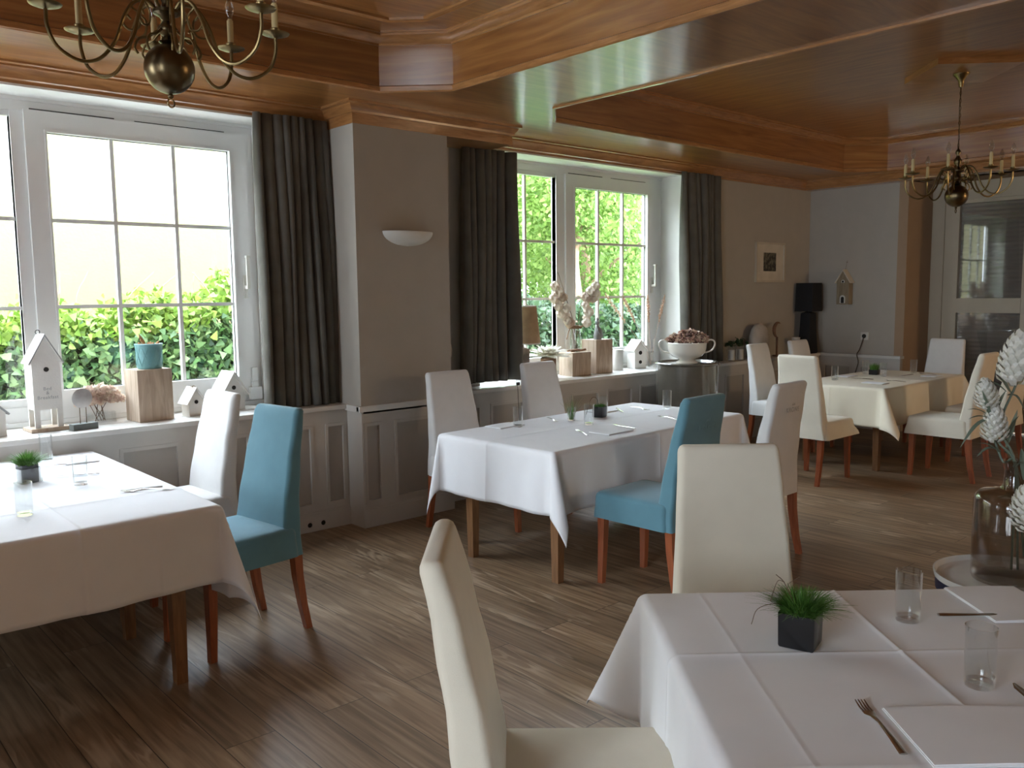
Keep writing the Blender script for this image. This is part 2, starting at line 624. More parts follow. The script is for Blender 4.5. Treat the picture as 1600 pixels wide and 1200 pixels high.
# window recess linings (white head, jambs)
for a, c in N_OPEN:
    bm = bmesh.new()
    bx(bm, a, a + .012, YU - .002, 5.70, WZ0, WZ1)
    bx(bm, c - .012, c, YU - .002, 5.70, WZ0, WZ1)
    bx(bm, a, c, YU - .002, 5.70, WZ1 - .012, WZ1)
    struct(obj('trim_reveal', bm, M['reveal'], smooth=False), 'white painted window recess')

# ------------------------------------------------ wainscot
def wainscot(name, a0, a1, face, axis, panels, ztop=.83, depth=.2, sgn=-1, m=None):
    """axis 'x': runs along x, face at y=face, looks toward sgn*y"""
    bm = bmesh.new()
    bp = bmesh.new()
    rec = .014
    def b(bmm, p0, p1, f0, f1, z0, z1):
        lo, hi = min(f0, f1), max(f0, f1)
        if p1 - p0 < 1e-4:
            return
        if axis == 'x':
            bx(bmm, p0, p1, lo, hi, z0, z1)
        else:
            bx(bmm, lo, hi, p0, p1, z0, z1)
    back = face - sgn * depth
    inner = face - sgn * rec
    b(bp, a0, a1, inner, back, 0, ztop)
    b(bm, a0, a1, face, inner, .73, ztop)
    b(bm, a0, a1, face + sgn * .012, inner, 0, .125)
    b(bm, a0, a1, face + sgn * .006, inner, .125, .135)
    b(bm, a0, a1, face, inner, .135, .17)
    cur = a0
    for p0, p1 in panels:
        b(bm, cur, p0, face, inner, .17, .73)
        cur = p1
        # moulding frame round the panel, proud of the stiles
        w, h = .022, .006
        for q in range(4):
            if q == 0: b(bm, p0 - .004 + w, p1 + .004 - w, face + sgn * h, inner, .73 - w + .004, .734)
            if q == 1: b(bm, p0 - .004 + w, p1 + .004 - w, face + sgn * h, inner, .166, .166 + w)
            if q == 2: b(bm, p0 - .004, p0 - .004 + w, face + sgn * h, inner, .166, .734)
            if q == 3: b(bm, p1 + .004 - w, p1 + .004, face + sgn * h, inner, .166, .734)
    b(bm, cur, a1, face, inner, .17, .73)
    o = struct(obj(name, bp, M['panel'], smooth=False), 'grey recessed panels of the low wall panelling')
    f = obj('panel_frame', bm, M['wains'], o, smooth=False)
    return o


pans = []
x = 2.936 - .4505 * 12
while x < 3.0:
    if x > X0:
        pans.append((x, min(x + .35, 3.09)))
    x += .4505
wainscot('wall_panelling_north', X0, CX0, YW, 'x', pans)
pans = []
x = 3.97
while x < 9.4:
    pans.append((x, x + .36))
    x += .465
wainscot('wall_panelling_north', CX1, 9.65, YW, 'x', pans[:12])
wainscot('wall_panelling_column', CX0, CX1, CYF, 'x', [(3.135, 3.275), (3.385, 3.78)])
bm = bmesh.new()   # left return of the column panelling
bx(bm, CX0 - .004, CX0 + .01, CYF - .01, YW, .0, .83)
struct(obj('wall_panelling_column', bm, M['wains'], smooth=False))
bm = bmesh.new()
bx(bm, CX1 - .01, CX1 + .004, CYF - .01, YW, .0, .83)
struct(obj('wall_panelling_column', bm, M['wains'], smooth=False))
wainscot('wall_panelling_east', DY1, YW, 9.65, 'y', [(4.36, 4.72), (4.82, 5.16)], sgn=-1, depth=.06)
# ledge boards
bm = bmesh.new()
bx(bm, X0, CX0, YW - .025, YU + .02, .828, .858, bev=.004)
bx(bm, CX1, 9.71, YW - .025, YU + .02, .828, .858, bev=.004)
bx(bm, CX0 - .022, CX1 + .022, CYF - .022, CYF + .03, .815, .855, bev=.004)
bx(bm, CX0 - .022, CX0 + .01, CYF, YW, .815, .855)
bx(bm, CX1 - .01, CX1 + .022, CYF, YW, .815, .855)
bx(bm, 9.625, 9.73, DY1 - .01, YW, .828, .86, bev=.004)
struct(obj('trim_1', bm, M['sill']), 'white ledge along the top of the panelling')
for a, c in N_OPEN:
    bm = bmesh.new()
    bx(bm, a, c, YU + .02, 5.70, .828, .858)
    struct(obj('trim_2', bm, M['sill'], smooth=False), 'deep white window sill')
# vent holes in the plinth
for px, lb in ((2.666, 'round black vent hole in the plinth, the one nearest the turquoise chair'), (2.786, 'round black vent hole in the plinth, middle one of three'), (2.889, 'round black vent hole in the plinth, the one nearest the pillar')):
    bm = bmesh.new()
    sphere(bm, (px, YW - .012, .05), .017, 16, 6, (1, .05, 1))
    o = obj('vent_hole', bm, M['hole'])
    tag(o, lb, 'vent', 'vent holes in the plinth')

# ------------------------------------------------ windows
YF = 5.69   # inner face of frames
def hollow(bm, x0, x1, z0, z1, w, y0, y1):
    wl, wr, wb, wt = w
    bx(bm, x0, x0 + wl, y0, y1, z0, z1)
    bx(bm, x1 - wr, x1, y0, y1, z0, z1)
    bx(bm, x0 + wl, x1 - wr, y0, y1, z0, z0 + wb)
    bx(bm, x0 + wl, x1 - wr, y0, y1, z1 - wt, z1)


def window(idx, xa, xb, fx0, fx1, sx0, sx1, gx0, gx1, ftop, lab):
    """xa..xb outer frame, fx0..fx1 fixed pane glass, sx0..sx1 sash, gx0..gx1 sash glass"""
    t = bpy.data.objects.new('window_%d' % idx, None)
    col.objects.link(t)
    struct(t, lab)
    bm = bmesh.new()
    zt, zb = WZ1 - .02, .86
    hollow(bm, xa, xb, zb, zt, (.06, xb - sx1 + .012, .115, .07), YF, YF + .07)
    bx(bm, fx1, sx0, YF + .005, YF + .07, zb + .09, zt - .06)         # mullion
    hollow(bm, xa + .05, fx1 + .02, zb + .07, zt - .05, (.05, .02, .09, .055), YF + .012, YF + .06)
    bx(bm, xa, xb, YF - .012, YF + .01, zt - .012, zt + .01)
    bx(bm, xa, xb, YF - .02, YF + .01, zb, zb + .028)                # bottom weather bar
    obj('window_frame', bm, M['pvc'], t, smooth=False)
    # sash
    bm = bmesh.new()
    z0, z1 = .965, 2.708
    g0, g1 = 1.055, 2.598
    y0, y1 = YF - .018, YF + .05
    hollow(bm, sx0, sx1, z0, z1, (gx0 - sx0, sx1 - gx1, g0 - z0, z1 - g1), y0, y1)
    hollow(bm, gx0 - .004, gx1 + .004, g0 - .004, g1 + .004, (.012, .012, .012, .012), y0 - .006, y1)
    s = obj('sash', bm, M['pvc'], t, smooth=False)
    bm = bmesh.new()
    hollow(bm, gx0 + .006, gx1 - .006, g0 + .006, g1 - .006, (.006, .006, .006, .006), YF + .012, YF + .02)
    obj('seal', bm, M['seal'], s, smooth=False)
    bm = bmesh.new()
    bx(bm, sx0 + .03, sx0 + .5, YF - .0195, YF - .0175, 2.709, 2.716)
    bx(bm, sx0 + .62, sx1 - .15, YF - .0195, YF - .0175, 2.709, 2.714)
    obj('painted_gap_shadow', bm, M['seal'], s, smooth=False)  # dark strips drawn in as the shadow of the gap above the sash
    bm = bmesh.new()   # handle: rose plate, neck, lever pointing up
    hx = (gx1 + sx1) / 2 + .01
    bx(bm, hx - .015, hx + .015, y0 - .012, y0, 1.60, 1.76, bev=.004)
    bx(bm, hx - .011, hx + .011, y0 - .055, y0 - .01, 1.665, 1.69, bev=.003)
    bx(bm, hx - .012, hx + .012, y0 - .062, y0 - .045, 1.665, 1.885, bev=.005)
    bx(bm, hx - .012, hx + .018, y0 - .062, y0 - .030, 1.875, 1.892, bev=.003)
    obj('handle', bm, M['plastic'], s)
    bm = bmesh.new()
    bx(bm, sx1 - .03, sx1 + .012, y0 - .02, y0, .985, 1.02, bev=.003)
    bx(bm, sx1 - .03, sx1 + .012, y0 - .02, y0, 1.03, 1.12, bev=.003)
    bx(bm, sx1 - .055, sx1 + .03, y0 - .035, y0, .90, .985, bev=.003)
    obj('hinge', bm, M['pvc'], s)
    # muntins
    bm = bmesh.new()
    def grid(a, b, c0, c1, vs, par):
        for v in vs:
            bx(bm, v - .011, v + .011, YF + .002, YF + .03, c0, c1)
        for z in (c0 + (c1 - c0) / 3 - .005, c0 + 2 * (c1 - c0) / 3 - .005):
            bx(bm, a, b, YF + .003, YF + .029, z - .011, z + .011)
    w = gx1 - gx0
    grid(gx0, gx1, g0, g1, [gx0 + w / 3 - .003, gx0 + 2 * w / 3], s)
    obj('muntin', bm, M['pvc'], s, smooth=False)
    bm = bmesh.new()
    w = (fx1 - .05) - (xa + .1)
    a = xa + .1
    for z in (.0, ):
        pass
    f0, f1 = 1.02, 2.66
    for v in (a + w / 3 + .02, a + 2 * w / 3 + .02):
        bx(bm, v - .011, v + .011, YF + .02, YF + .045, f0, f1)
    for z in (1.56, 2.08):
        bx(bm, a, fx1, YF + .021, YF + .044, z - .011, z + .011)
    obj('muntin', bm, M['pvc'], t, smooth=False)
    bm = bmesh.new()
    bx(bm, gx0 - .005, gx1 + .005, YF + .022, YF + .026, g0 - .005, g1 + .005)
    obj('pane', bm, M['glass'], s, smooth=False)
    bm = bmesh.new()
    bx(bm, xa + .09, fx1 + .005, YF + .035, YF + .039, 1.0, 2.68)
    obj('pane', bm, M['glass'], t, smooth=False)


window(1, -.02, 2.71, .1, 1.235, 1.305, 2.655, 1.412, 2.542, 2.71, 'white casement window with yellow house outside')
window(2, 4.48, 7.19, 4.6, 5.66, 5.765, 7.06, 5.876, 6.95, 2.71, 'white casement window with trees outside')
# ------------------------------------------------ unseen west windows, added for light from the left; none south
k = 3
for a, c in W_ADDED_OPEN:
    bm = bmesh.new()
    for (p, q, r, s) in ((a, a + .08, WZ0, WZ1), (c - .08, c, WZ0, WZ1), (a, c, WZ0, WZ0 + .08), (a, c, WZ1 - .08, WZ1), ((a + c) / 2 - .06, (a + c) / 2 + .06, WZ0, WZ1)):
        bx(bm, X0 - .3, X0 - .22, p, q, r, s)
    struct(obj('window_%d' % k, bm, M['pvc'], smooth=False)); k += 1
for a, c in S_OPEN:
    bm = bmesh.new()
    for (p, q, r, s) in ((a, a + .08, WZ0, WZ1), (c - .08, c, WZ0, WZ1), (a, c, WZ0, WZ0 + .08), (a, c, WZ1 - .08, WZ1), ((a + c) / 2 - .06, (a + c) / 2 + .06, WZ0, WZ1)):
        bx(bm, p, q, Y0 - .3, Y0 - .22, r, s)
    struct(obj('window_%d' % k, bm, M['pvc'], smooth=False)); k += 1

# ------------------------------------------------ coffered ceiling
ZC, ZT = 2.895, 3.24
COF = [(-1.3, 3.44, .62, 4.70, .33), (4.31, 9.39, .62, 4.68, .33)]
def cham(c, inset, z):
    x0, x1, y0, y1, ch = c
    x0 += inset; y0 += inset; x1 -= inset; y1 -= inset
    ch = max(.02, ch - inset * (2 - math.sqrt(2)))
    return [(x0 + ch, y0, z), (x1 - ch, y0, z), (x1, y0 + ch, z), (x1, y1 - ch, z), (x1 - ch, y1, z), (x0 + ch, y1, z), (x0, y1 - ch, z), (x0, y0 + ch, z)]


bm = bmesh.new()
def quad(bm, pts):
    return bm.faces.new([bm.verts.new(p) for p in pts])
def soff(a, b, c, d):
    bx(bm, a, b, c, d, ZC, ZC + .02)
(ax0, ax1, ay0, ay1, ac), (bx0, bx1, by0, by1, bc) = COF
soff(X0, ax0, Y0, YU)
soff(ax1, bx0, Y0, YU)
soff(bx1, X1, Y0, YU)
soff(ax0, ax1, Y0, ay0); soff(ax0, ax1, ay1, YU)
soff(bx0, bx1, Y0, by0); soff(bx0, bx1, by1, YU)
for (x0, x1, y0, y1, ch) in COF:
    for (cx, cy, dx, dy) in ((x0, y0, 1, 1), (x1, y0, -1, 1), (x1, y1, -1, -1), (x0, y1, 1, -1)):
        p = [(cx, cy), (cx + dx * ch, cy), (cx, cy + dy * ch)]
        lo = [bm.verts.new((*q, ZC)) for q in p]
        hi = [bm.verts.new((*q, ZC + .02)) for q in p]
        bm.faces.new(lo); bm.faces.new(hi)
        for i in range(3):
            j = (i + 1) % 3
            bm.faces.new((lo[i], lo[j], hi[j], hi[i]))
struct(obj('ceiling', bm, M['ceil2'], smooth=False), 'glossy reddish brown veneer ceiling')
for ci, c in enumerate(COF):
    o = struct(obj('ceiling_coffer', (lambda b: (loft(b, [cham(c, 0, ZC + .001), cham(c, 0, ZT)], True, False, False), b)[1])(bmesh.new()), M['cside'], smooth=False), 'deep recessed wooden ceiling coffer')
    # flat field
    bm = bmesh.new()
    bm.faces.new([bm.verts.new(p) for p in cham(c, -.001, ZT)])
    obj('coffer_field', bm, M['ceil'] if ci else M['ceil2'], o, smooth=False)
    # lower rim bead
    bm = bmesh.new()
    R = lambda i, z: cham(c, i, z)
    loft(bm, [R(-.012, ZC), R(-.012, ZC - .012), R(.004, ZC - .014), R(.012, ZC - .006), R(.012, ZC + .022), R(.004, ZC + .028), R(0, ZC + .03)], True, False, False)
    obj('rim_moulding', bm, M['crown'], o)
    # crown inside the coffer
    bm = bmesh.new()
    loft(bm, [R(0, 3.165), R(.012, 3.165), R(.012, 3.178), R(.022, 3.182), R(.032, 3.20), R(.052, 3.214), R(.06, 3.216), R(.06, 3.228), R(.07, 3.23), R(.07, ZT)], True, False, False)
    obj('crown_moulding', bm, M['crown'], o)
    # lath frame on the field
    bm = bmesh.new()
    i0 = .27 if ci == 0 else .34
    if ci == 0:
        loft(bm, [R(i0, ZT), R(i0, ZT - .014), R(i0 + .008, ZT - .018), R(i0 + .02, ZT - .012), R(i0 + .03, ZT - .018), R(i0 + .045, ZT - .014), R(i0 + .045, ZT)], True, False, False)
        obj('lath_frame', bm, M['crown'], o)
    else:
        bm.free()
# diamond plate in the middle of coffer two
def diamond(cx, cy, r, nm):
    bm = bmesh.new()
    s = r
    pts = lambda z, q: [(cx - q, cy, z), (cx, cy - q, z), (cx + q, cy, z), (cx, cy + q, z)]
    loft(bm, [pts(ZT, s), pts(ZT - .045, s)], True, False, True)
    return struct(obj(nm, bm, M['crown'], smooth=False), 'raised square wooden plate set diagonally in the coffer')
diamond(6.87, 2.65, .42, 'ceiling_plate')
diamond(1.15, 3.01, .42, 'ceiling_plate')
# crown round the walls
CP = [(-.01, 2.79), (.012, 2.79), (.014, 2.805), (.028, 2.812), (.034, 2.83), (.056, 2.862), (.062, 2.868), (.062, 2.878), (.078, 2.884), (.078, ZC), (-.01, ZC)]
bm = bmesh.new()
sweep(bm, [(X0, YU), (CX0, YU)], CP)
CPB = [(-.005, 2.75), (.004, 2.75), (.004, 2.818), (.014, 2.82), (.016, 2.835), (.034, 2.858), (.04, 2.872), (.06, 2.878), (.06, ZC), (-.005, ZC)]
sweep(bm, [(CX0, YU), (CX0, CYF), (4.53, CYF), (4.53, YU - .02)], CPB)
bx(bm, CX0, 4.53, CYF, YU, 2.752, 2.80)
sweep(bm, [(4.53, YU), (9.56, YU), (9.56, DY1 - 2.2)], CP)
bx(bm, 9.555, X1, DY1 - 2.2, YU, 2.79, ZC)
bx(bm, 9.555, X1, Y0, DY1 - 2.2, 2.79, ZC)
struct(obj('trim_3', bm, M['crown'], angle=25), 'reddish brown wooden crown moulding')
# roof slab keeping the sky out above the coffers
struct(box('ceiling_slab', X0 - .35, 10.8, Y0 - .35, YU + .34, TOP, TOP + .1, M['wall']))

# ------------------------------------------------ door recess with glazed doors
t = bpy.data.objects.new('door_1', None); col.objects.link(t); struct(t, 'cream glazed double door in the recess')
def dbox(bm, y0, y1, z0, z1, x0=DX, x1=DX + .06):
    bx(bm, x0, x1, y0, y1, z0, z1)
bm = bmesh.new()
dbox(bm, 4.107, DY1, 0, 2.80, DX - .02, DX + .1)
dbox(bm, DY0, DY0 + .14, 0, 2.80, DX - .02, DX + .1)
dbox(bm, DY0, DY1, 2.60, 2.80, DX - .03, DX + .1)
obj('door_frame', bm, M['doorpaint'], t, smooth=False)
for (a, b, ga, gb) in ((3.13, 4.107, 3.285, 3.953), (2.44, 3.12, 2.58, 2.99)):
    bm = bmesh.new()
    dbox(bm, a, ga, .02, 2.6); dbox(bm, gb, b, .02, 2.6)
    dbox(bm, ga, gb, 2.563, 2.6); dbox(bm, ga, gb, 1.334, 1.498, DX - .006); dbox(bm, ga, gb, .02, .35)
    lf = obj('door_leaf', bm, M['doorpaint'], t, smooth=False)
    bm = bmesh.new()
    dbox(bm, ga - .01, gb + .01, .33, 2.58, DX + .028, DX + .033)
    obj('pane', bm, M['glass'], lf, smooth=False)
    bm = bmesh.new()
    n = 90
    for i in range(n):
        z0 = .34 + (2.58 - .34) * i / n
        z1 = .34 + (2.58 - .34) * (i + 1) / n
        e0, e1 = (.0, .008) if i % 2 else (.008, 0)
        quad(bm, [(DX + .06 + e0, ga - .02, z0), (DX + .06 + e0, gb + .02, z0), (DX + .06 + e1, gb + .02, z1), (DX + .06 + e1, ga - .02, z1)])
    obj('blind', bm, M['pleat'], lf, smooth=False)
struct(box('wall_corridor', DX + .5, DX + .6, DY0 - .5, DY1 + .5, 0, 2.9, M['wall']))

# ================================================================== OUTSIDE
def leaf_cloud(name, pts, size, m, seed=0, shape='leaf', up=.35, parent=None, kind=None):
    r = np.random.default_rng(seed)
    n = len(pts)
    pts = np.asarray(pts, float)
    nrm = r.normal(size=(n, 3)); nrm[:, 1] -= 1.0; nrm[:, 2] += up
    nrm /= np.linalg.norm(nrm, axis=1)[:, None]
    a = r.normal(size=(n, 3))
    t = np.cross(nrm, a); t /= np.linalg.norm(t, axis=1)[:, None]
    b = np.cross(nrm, t)
    s = size * r.uniform(.55, 1.25, n)[:, None]
    if shape == 'leaf':
        loc = [(-.42, 0, .02), (-.34, .40, .08), (.08, .26, .03), (.62, 0, -.10), (.08, -.26, .03), (-.34, -.40, .08)]
    else:
        loc = [(-.5, 0, 0), (0, .22, .05), (.5, 0, 0), (0, -.22, .05)]
    kk = len(loc)
    v = np.zeros((n, kk, 3))
    for i, (p, q, h) in enumerate(loc):
        v[:, i] = pts + s * (p * t + q * b + h * nrm)
    me = bpy.data.meshes.new(name)
    me.vertices.add(n * kk); me.loops.add(n * kk); me.polygons.add(n)
    me.vertices.foreach_set('co', v.reshape(-1))
    me.loops.foreach_set('vertex_index', np.arange(n * kk, dtype=np.int32))
    me.polygons.foreach_set('loop_start', np.arange(0, n * kk, kk, dtype=np.int32))
    me.polygons.foreach_set('loop_total', np.full(n, kk, dtype=np.int32))
    me.update(calc_edges=True)
    me.validate()
    o = objm(name, me, m, parent, smooth=False)
    if kind:
        o['kind'] = kind
    return o


struct(box('ground', -10, 26, 5.9, 26, -.35, -.3, M['lawn']), 'lawn outside')
struct(box('ground_bounce_lawn', 4.2, 18, 5.76, 9.2, -.3, -.262, plain('bright_bounce_lawn', (.20, .36, .07), .95, .5, 40, var=.2)), 'unseen bright lawn added under the second window for its green reflection')  # out of sight, added so the ceiling reflects bright green
struct(box('ground_bounce_paving', -6, 4.2, 5.76, 8.1, -.3, -.26, plain('pale_bounce_paving', (.50, .48, .44), .9, .3, 30, var=.08)), 'unseen pale paving added to bounce light up, between the house and the hedge')  # out of sight, added to throw skylight up through the first window
# house across
h = thing('house', 'pale yellow rendered house beyond the ivy hedge', 'house', (0, 10.6, -.3))
box('wall', -9, 7.3, 0, 4, 0.9, 4.1, M['house'], h)
box('plinth', -9, 7.3, -.05, 3.9, 0, 1.55, M['ochre'], h)
bm = bmesh.new()
loft(bm, [[(x_, -.15, 4.1), (x_, -.15, 4.25), (x_, 2, 5.0), (x_, 4.3, 4.2)] for x_ in (-9.2, 7.5)])
obj('roof', bm, M['bark'], h, smooth=False)
R = np.random.default_rng(3)
def hedge_pts(n, x0, x1, yc, th, ztop):
    x = R.uniform(x0, x1, n)
    zt = ztop(x) + .07 * np.sin(x * 7.1) + .05 * np.sin(x * 17 + 1) + R.normal(0, .05, n)
    z = zt * (1 - R.uniform(0, 1, n) ** 1.15)
    y = yc - th * np.sqrt(R.uniform(0, 1, n)) + R.normal(0, .05, n)
    top = R.uniform(size=n) < .18
    z = np.where(top, zt, z)
    y = np.where(top, yc + R.uniform(-th, th, n), y)
    return np.stack([x, y, z - .25 * 0], 1)
zt1 = lambda x: 1.42 + .14 * np.clip((x - 1.8) / 2, 0, 1) + .28 * np.clip((x - 3.2) / 1.2, 0, 1)
P = hedge_pts(24000, .2, 6.4, 8.6, .35, zt1)
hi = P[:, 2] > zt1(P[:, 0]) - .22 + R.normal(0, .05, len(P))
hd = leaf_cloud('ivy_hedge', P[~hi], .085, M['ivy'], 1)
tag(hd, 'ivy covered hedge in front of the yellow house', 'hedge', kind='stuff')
o = leaf_cloud('painted_sunlit_tips', P[hi], .08, M['ivyt'], 2, parent=hd)
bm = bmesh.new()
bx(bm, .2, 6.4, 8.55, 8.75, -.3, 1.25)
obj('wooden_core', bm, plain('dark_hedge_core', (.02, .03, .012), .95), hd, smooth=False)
bm = bmesh.new()
for i in range(9):
    x = rnd.uniform(1.8, 5.5)
    tube(bm, smoothpts([(x, 8.5, 1.3), (x + rnd.uniform(-.1, .2), 8.45, 1.6), (x + rnd.uniform(-.1, .35), 8.4, 1.85)], 4), .006, 5)
obj('shoots', bm, M['bark'], hd)
n = 900
xv = R.uniform(3.6, 5.4, n)
zv = 1.6 + R.uniform(0, 1, n) ** 2 * .55 * np.clip((xv - 3.3) / 1.0, .2, 1)
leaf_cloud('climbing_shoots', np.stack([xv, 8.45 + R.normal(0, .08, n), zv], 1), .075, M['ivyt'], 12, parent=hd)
# second hedge and trees seen from window two
zt2 = lambda x: 1.35 + .1 * np.sin(x)
P = hedge_pts(16000, 6.6, 15, 9.2, .4, zt2)
hd2 = leaf_cloud('leafy_hedge', P, .09, M['hedged'], 4)
tag(hd2, 'dark green clipped hedge under the garden trees', 'hedge', kind='stuff')
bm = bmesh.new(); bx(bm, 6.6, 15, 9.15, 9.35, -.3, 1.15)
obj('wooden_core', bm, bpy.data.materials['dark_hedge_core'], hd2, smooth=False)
tree_spec = [(10.45, 10.0, 4.4, 1.3, 'slender garden tree with a pale reddish trunk nearest the hedge'),
             (12.0, 11.2, 5.2, 1.7, 'dense garden tree behind the sash of the second window'),
             (14.6, 12.0, 5.5, 1.9, 'broad garden tree at the right of the second window'),
             (10.4, 14.0, 6.0, 2.2, 'tall garden tree behind the slender one'),
             (17.5, 15.5, 7.0, 3.0, 'tallest tree far back in the garden')]
for i, (tx, ty, th, tr, lb) in enumerate(tree_spec):
    t = thing('garden_tree', lb, 'tree', (tx, ty, -.3), group='trees in the garden')
    bm = bmesh.new()
    tube(bm, smoothpts([(0, 0, 0), (.06, 0, 1.2), (-.05, .05, 2.4), (.1, 0, th * .75)], 5), [.16 - .11 * k / 15 for k in range(16)], 10)
    for k in range(6 if i else 2):
        a = k * 2.1 + i
        z0 = 1.3 + (0 if i else 1.4) + .35 * k
        tube(bm, smoothpts([(0, 0, z0), (.4 * math.cos(a), .4 * math.sin(a), z0 + .4), (.95 * tr * math.cos(a) * .7, .9 * tr * math.sin(a) * .7, z0 + .9)], 4), [.05 - .004 * q for q in range(9)], 6)
    obj('trunk', bm, M['bark'], t)
    n = int(13000 * tr / 1.5)
    d = R.normal(size=(n, 3)); d /= np.linalg.norm(d, axis=1)[:, None]
    rr = R.uniform(.35, 1, n) ** .5
    cl = R.normal(0, .12, (n, 3))
    P = d * rr[:, None] * np.array([tr, tr * .9, th * (.40 if i else .25)]) + np.array([0, 0, th * (.58 if i else .86)]) + cl
    leaf_cloud('foliage', P, .085, M['tree'], 20 + i, parent=t)
# undergrowth behind the hedge
n = 30000
xx = R.uniform(7, 20, n)
P = np.stack([xx, 12.9 + R.uniform(0, 1.6, n), R.uniform(-.2, 1, n) ** 1 * (3.9 + .5 * np.sin(xx * 1.3)) * np.clip((xx - 5.6) / 4.5, .4, 1)], 1)
o = leaf_cloud('background_shrubbery', P, .11, M['tree'], 40)
tag(o, 'mass of light green shrubbery behind the garden trees', 'shrubbery', kind='stuff')

# ================================================================== FURNITURE
# ------------------------------------------------ curtains
def curtain(name, label, x0, x1, y, ztop, zbot, nf, xb0=None, xb1=None, seed=1):
    r = random.Random(seed)
    xb0 = x0 if xb0 is None else xb0
    xb1 = x1 if xb1 is None else xb1
    n = nf * 12
    ph = [r.uniform(.45, 1.6) for _ in range(nf + 2)]
    aw = [r.uniform(.5, 1.4) for _ in range(nf + 2)]
    cum = [0]
    for q in ph:
        cum.append(cum[-1] + q)
    tot = cum[nf]
    bm = bmesh.new()
    rows = []
    for k in range(15):
        t = k / 14
        z = ztop + (zbot - ztop) * t
        amp = .022 + .026 * min(1, t * 2.2)
        row = []
        for i in range(n + 1):
            u = i / n
            a = u * nf
            f = int(min(a, nf - 1e-6))
            w = (cum[f] + (a - f) * ph[f]) / tot
            xx = (x0 + (x1 - x0) * w) * (1 - t) + (xb0 + (xb1 - xb0) * w) * t
            s = math.sin(2 * PI * a + .5 * math.sin(a * 1.7 + seed) * t)
            yy = y + amp * s * (aw[f] * (1 - (a - f)) + aw[f + 1] * (a - f)) * .95 + .012 * math.sin(5 * t + a)
            xx += .012 * math.cos(2 * PI * a) * (1 + t * .5)
            row.append((xx, yy, z))
        rows.append(row)
    loft(bm, rows, False, False, False)
    o = obj(name, bm, M['curtain'], angle=180)
    md = o.modifiers.new('thickness', 'SOLIDIFY')
    md.thickness = .004
    return tag(o, label, 'curtain', 'charcoal curtains beside the windows')


curtain('window_curtain', 'charcoal curtain hanging between the first window and the pillar', 2.56, 3.08, 5.335, 2.80, .862, 9, 2.56, 3.12, 1)
curtain('window_curtain', 'charcoal curtain just right of the pillar, beside the burlap lamp', 4.26, 4.83, 5.32, 2.755, .90, 7, 4.21, 4.84, 4)
curtain('window_curtain', 'charcoal curtain at the right end of the second window', 7.07, 7.72, 5.33, 2.80, .87, 7, 7.08, 7.78, 8)

# ------------------------------------------------ chairs
def rring(z, yc, hw, hd, r, n=6):
    """rounded rectangle ring"""
    r = min(r, hw - 1e-3, hd - 1e-3)
    pts = []
    for (sx, sy, a0) in ((1, 1, 0), (-1, 1, PI / 2), (-1, -1, PI), (1, -1, 1.5 * PI)):
        cx_, cy_ = sx * (hw - r), yc + sy * (hd - r)
        for k in range(n + 1):
            a = a0 + PI / 2 * k / n
            pts.append((cx_ + r * math.cos(a), cy_ + r * math.sin(a), z))
    return pts


def seg_side(pts, n):
    return pts


def chair_meshes(hem=.38, htop=1.08, flare=0., seed=0):
    r = random.Random(seed)
    bb = bmesh.new()
    # backrest: front looks to +y
    prof = []   # z, y rear, y front, half width, corner radius
    for k in range(15):
        t = k / 14
        z = hem + (htop - .03 - hem) * t
        zz = max(0, (z - .46) / (htop - .46))
        yr = -.262 - .075 * zz ** 1.6
        th = .105 - .05 * zz
        if z < .50:
            th = .11
            yr = -.262 - flare * (.50 - z) * .5
        hw = .214 - .036 * zz ** .8 + flare * max(0, .50 - z)
        prof.append((z, yr, yr + th, hw, .018 + .008 * zz))
    rings = []
    for z, y0, y1, hw, rr in prof:
        w = .0022 * math.sin(z * 31 + seed)
        rings.append(rring(z, (y0 + y1) / 2 + w, hw, (y1 - y0) / 2, rr))
    z, y0, y1, hw, rr = prof[-1]
    for dz, sh in ((.012, .002), (.022, .007), (.028, .016)):
        rings.append([(p[0], p[1], p[2]) for p in rring(z + dz, (y0 + y1) / 2 - .004, hw - sh, (y1 - y0) / 2 - sh, rr)])
    loft(bb, rings)
    sb = bmesh.new()
    rings = []
    for z, sh, fl in ((hem, 0, 1), (hem + .03, 0, .8), (.45, 0, .2), (.492, .0, 0), (.508, .004, 0), (.518, .012, 0), (.525, .028, 0), (.530, .08, 0), (.532, .14, 0)):
        f = fl * flare * .16
        rings.append(rring(z, .013, .225 - sh + f, .243 - sh + f, .03))
    loft(sb, rings)
    return bb, sb


def leg_bm(x, y, top, w, splay=(0, 0)):
    bm = bmesh.new()
    h0, h1 = w / 2, w / 2 * .68
    rings = []
    for t in (0, .35, .7, 1):
        z = top * (1 - t)
        h = h0 + (h1 - h0) * t
        dx, dy = splay[0] * t ** 1.8, splay[1] * t ** 1.8
        rings.append([(x + dx + sx * h, y + dy + sy * h, z) for sx, sy in ((1, 1), (-1, 1), (-1, -1), (1, -1))])
    loft(bm, rings)
    return bm


MESH = {}
def text_mesh(name, cu, m, parent):
    tmp = bpy.data.objects.new('tmp', cu)
    col.objects.link(tmp)
    bpy.context.view_layer.update()
    me = bpy.data.meshes.new_from_object(tmp.evaluated_get(bpy.context.evaluated_depsgraph_get()))
    bpy.data.objects.remove(tmp)
    me.materials.clear()
    return objm(name, me, m, parent, smooth=False)


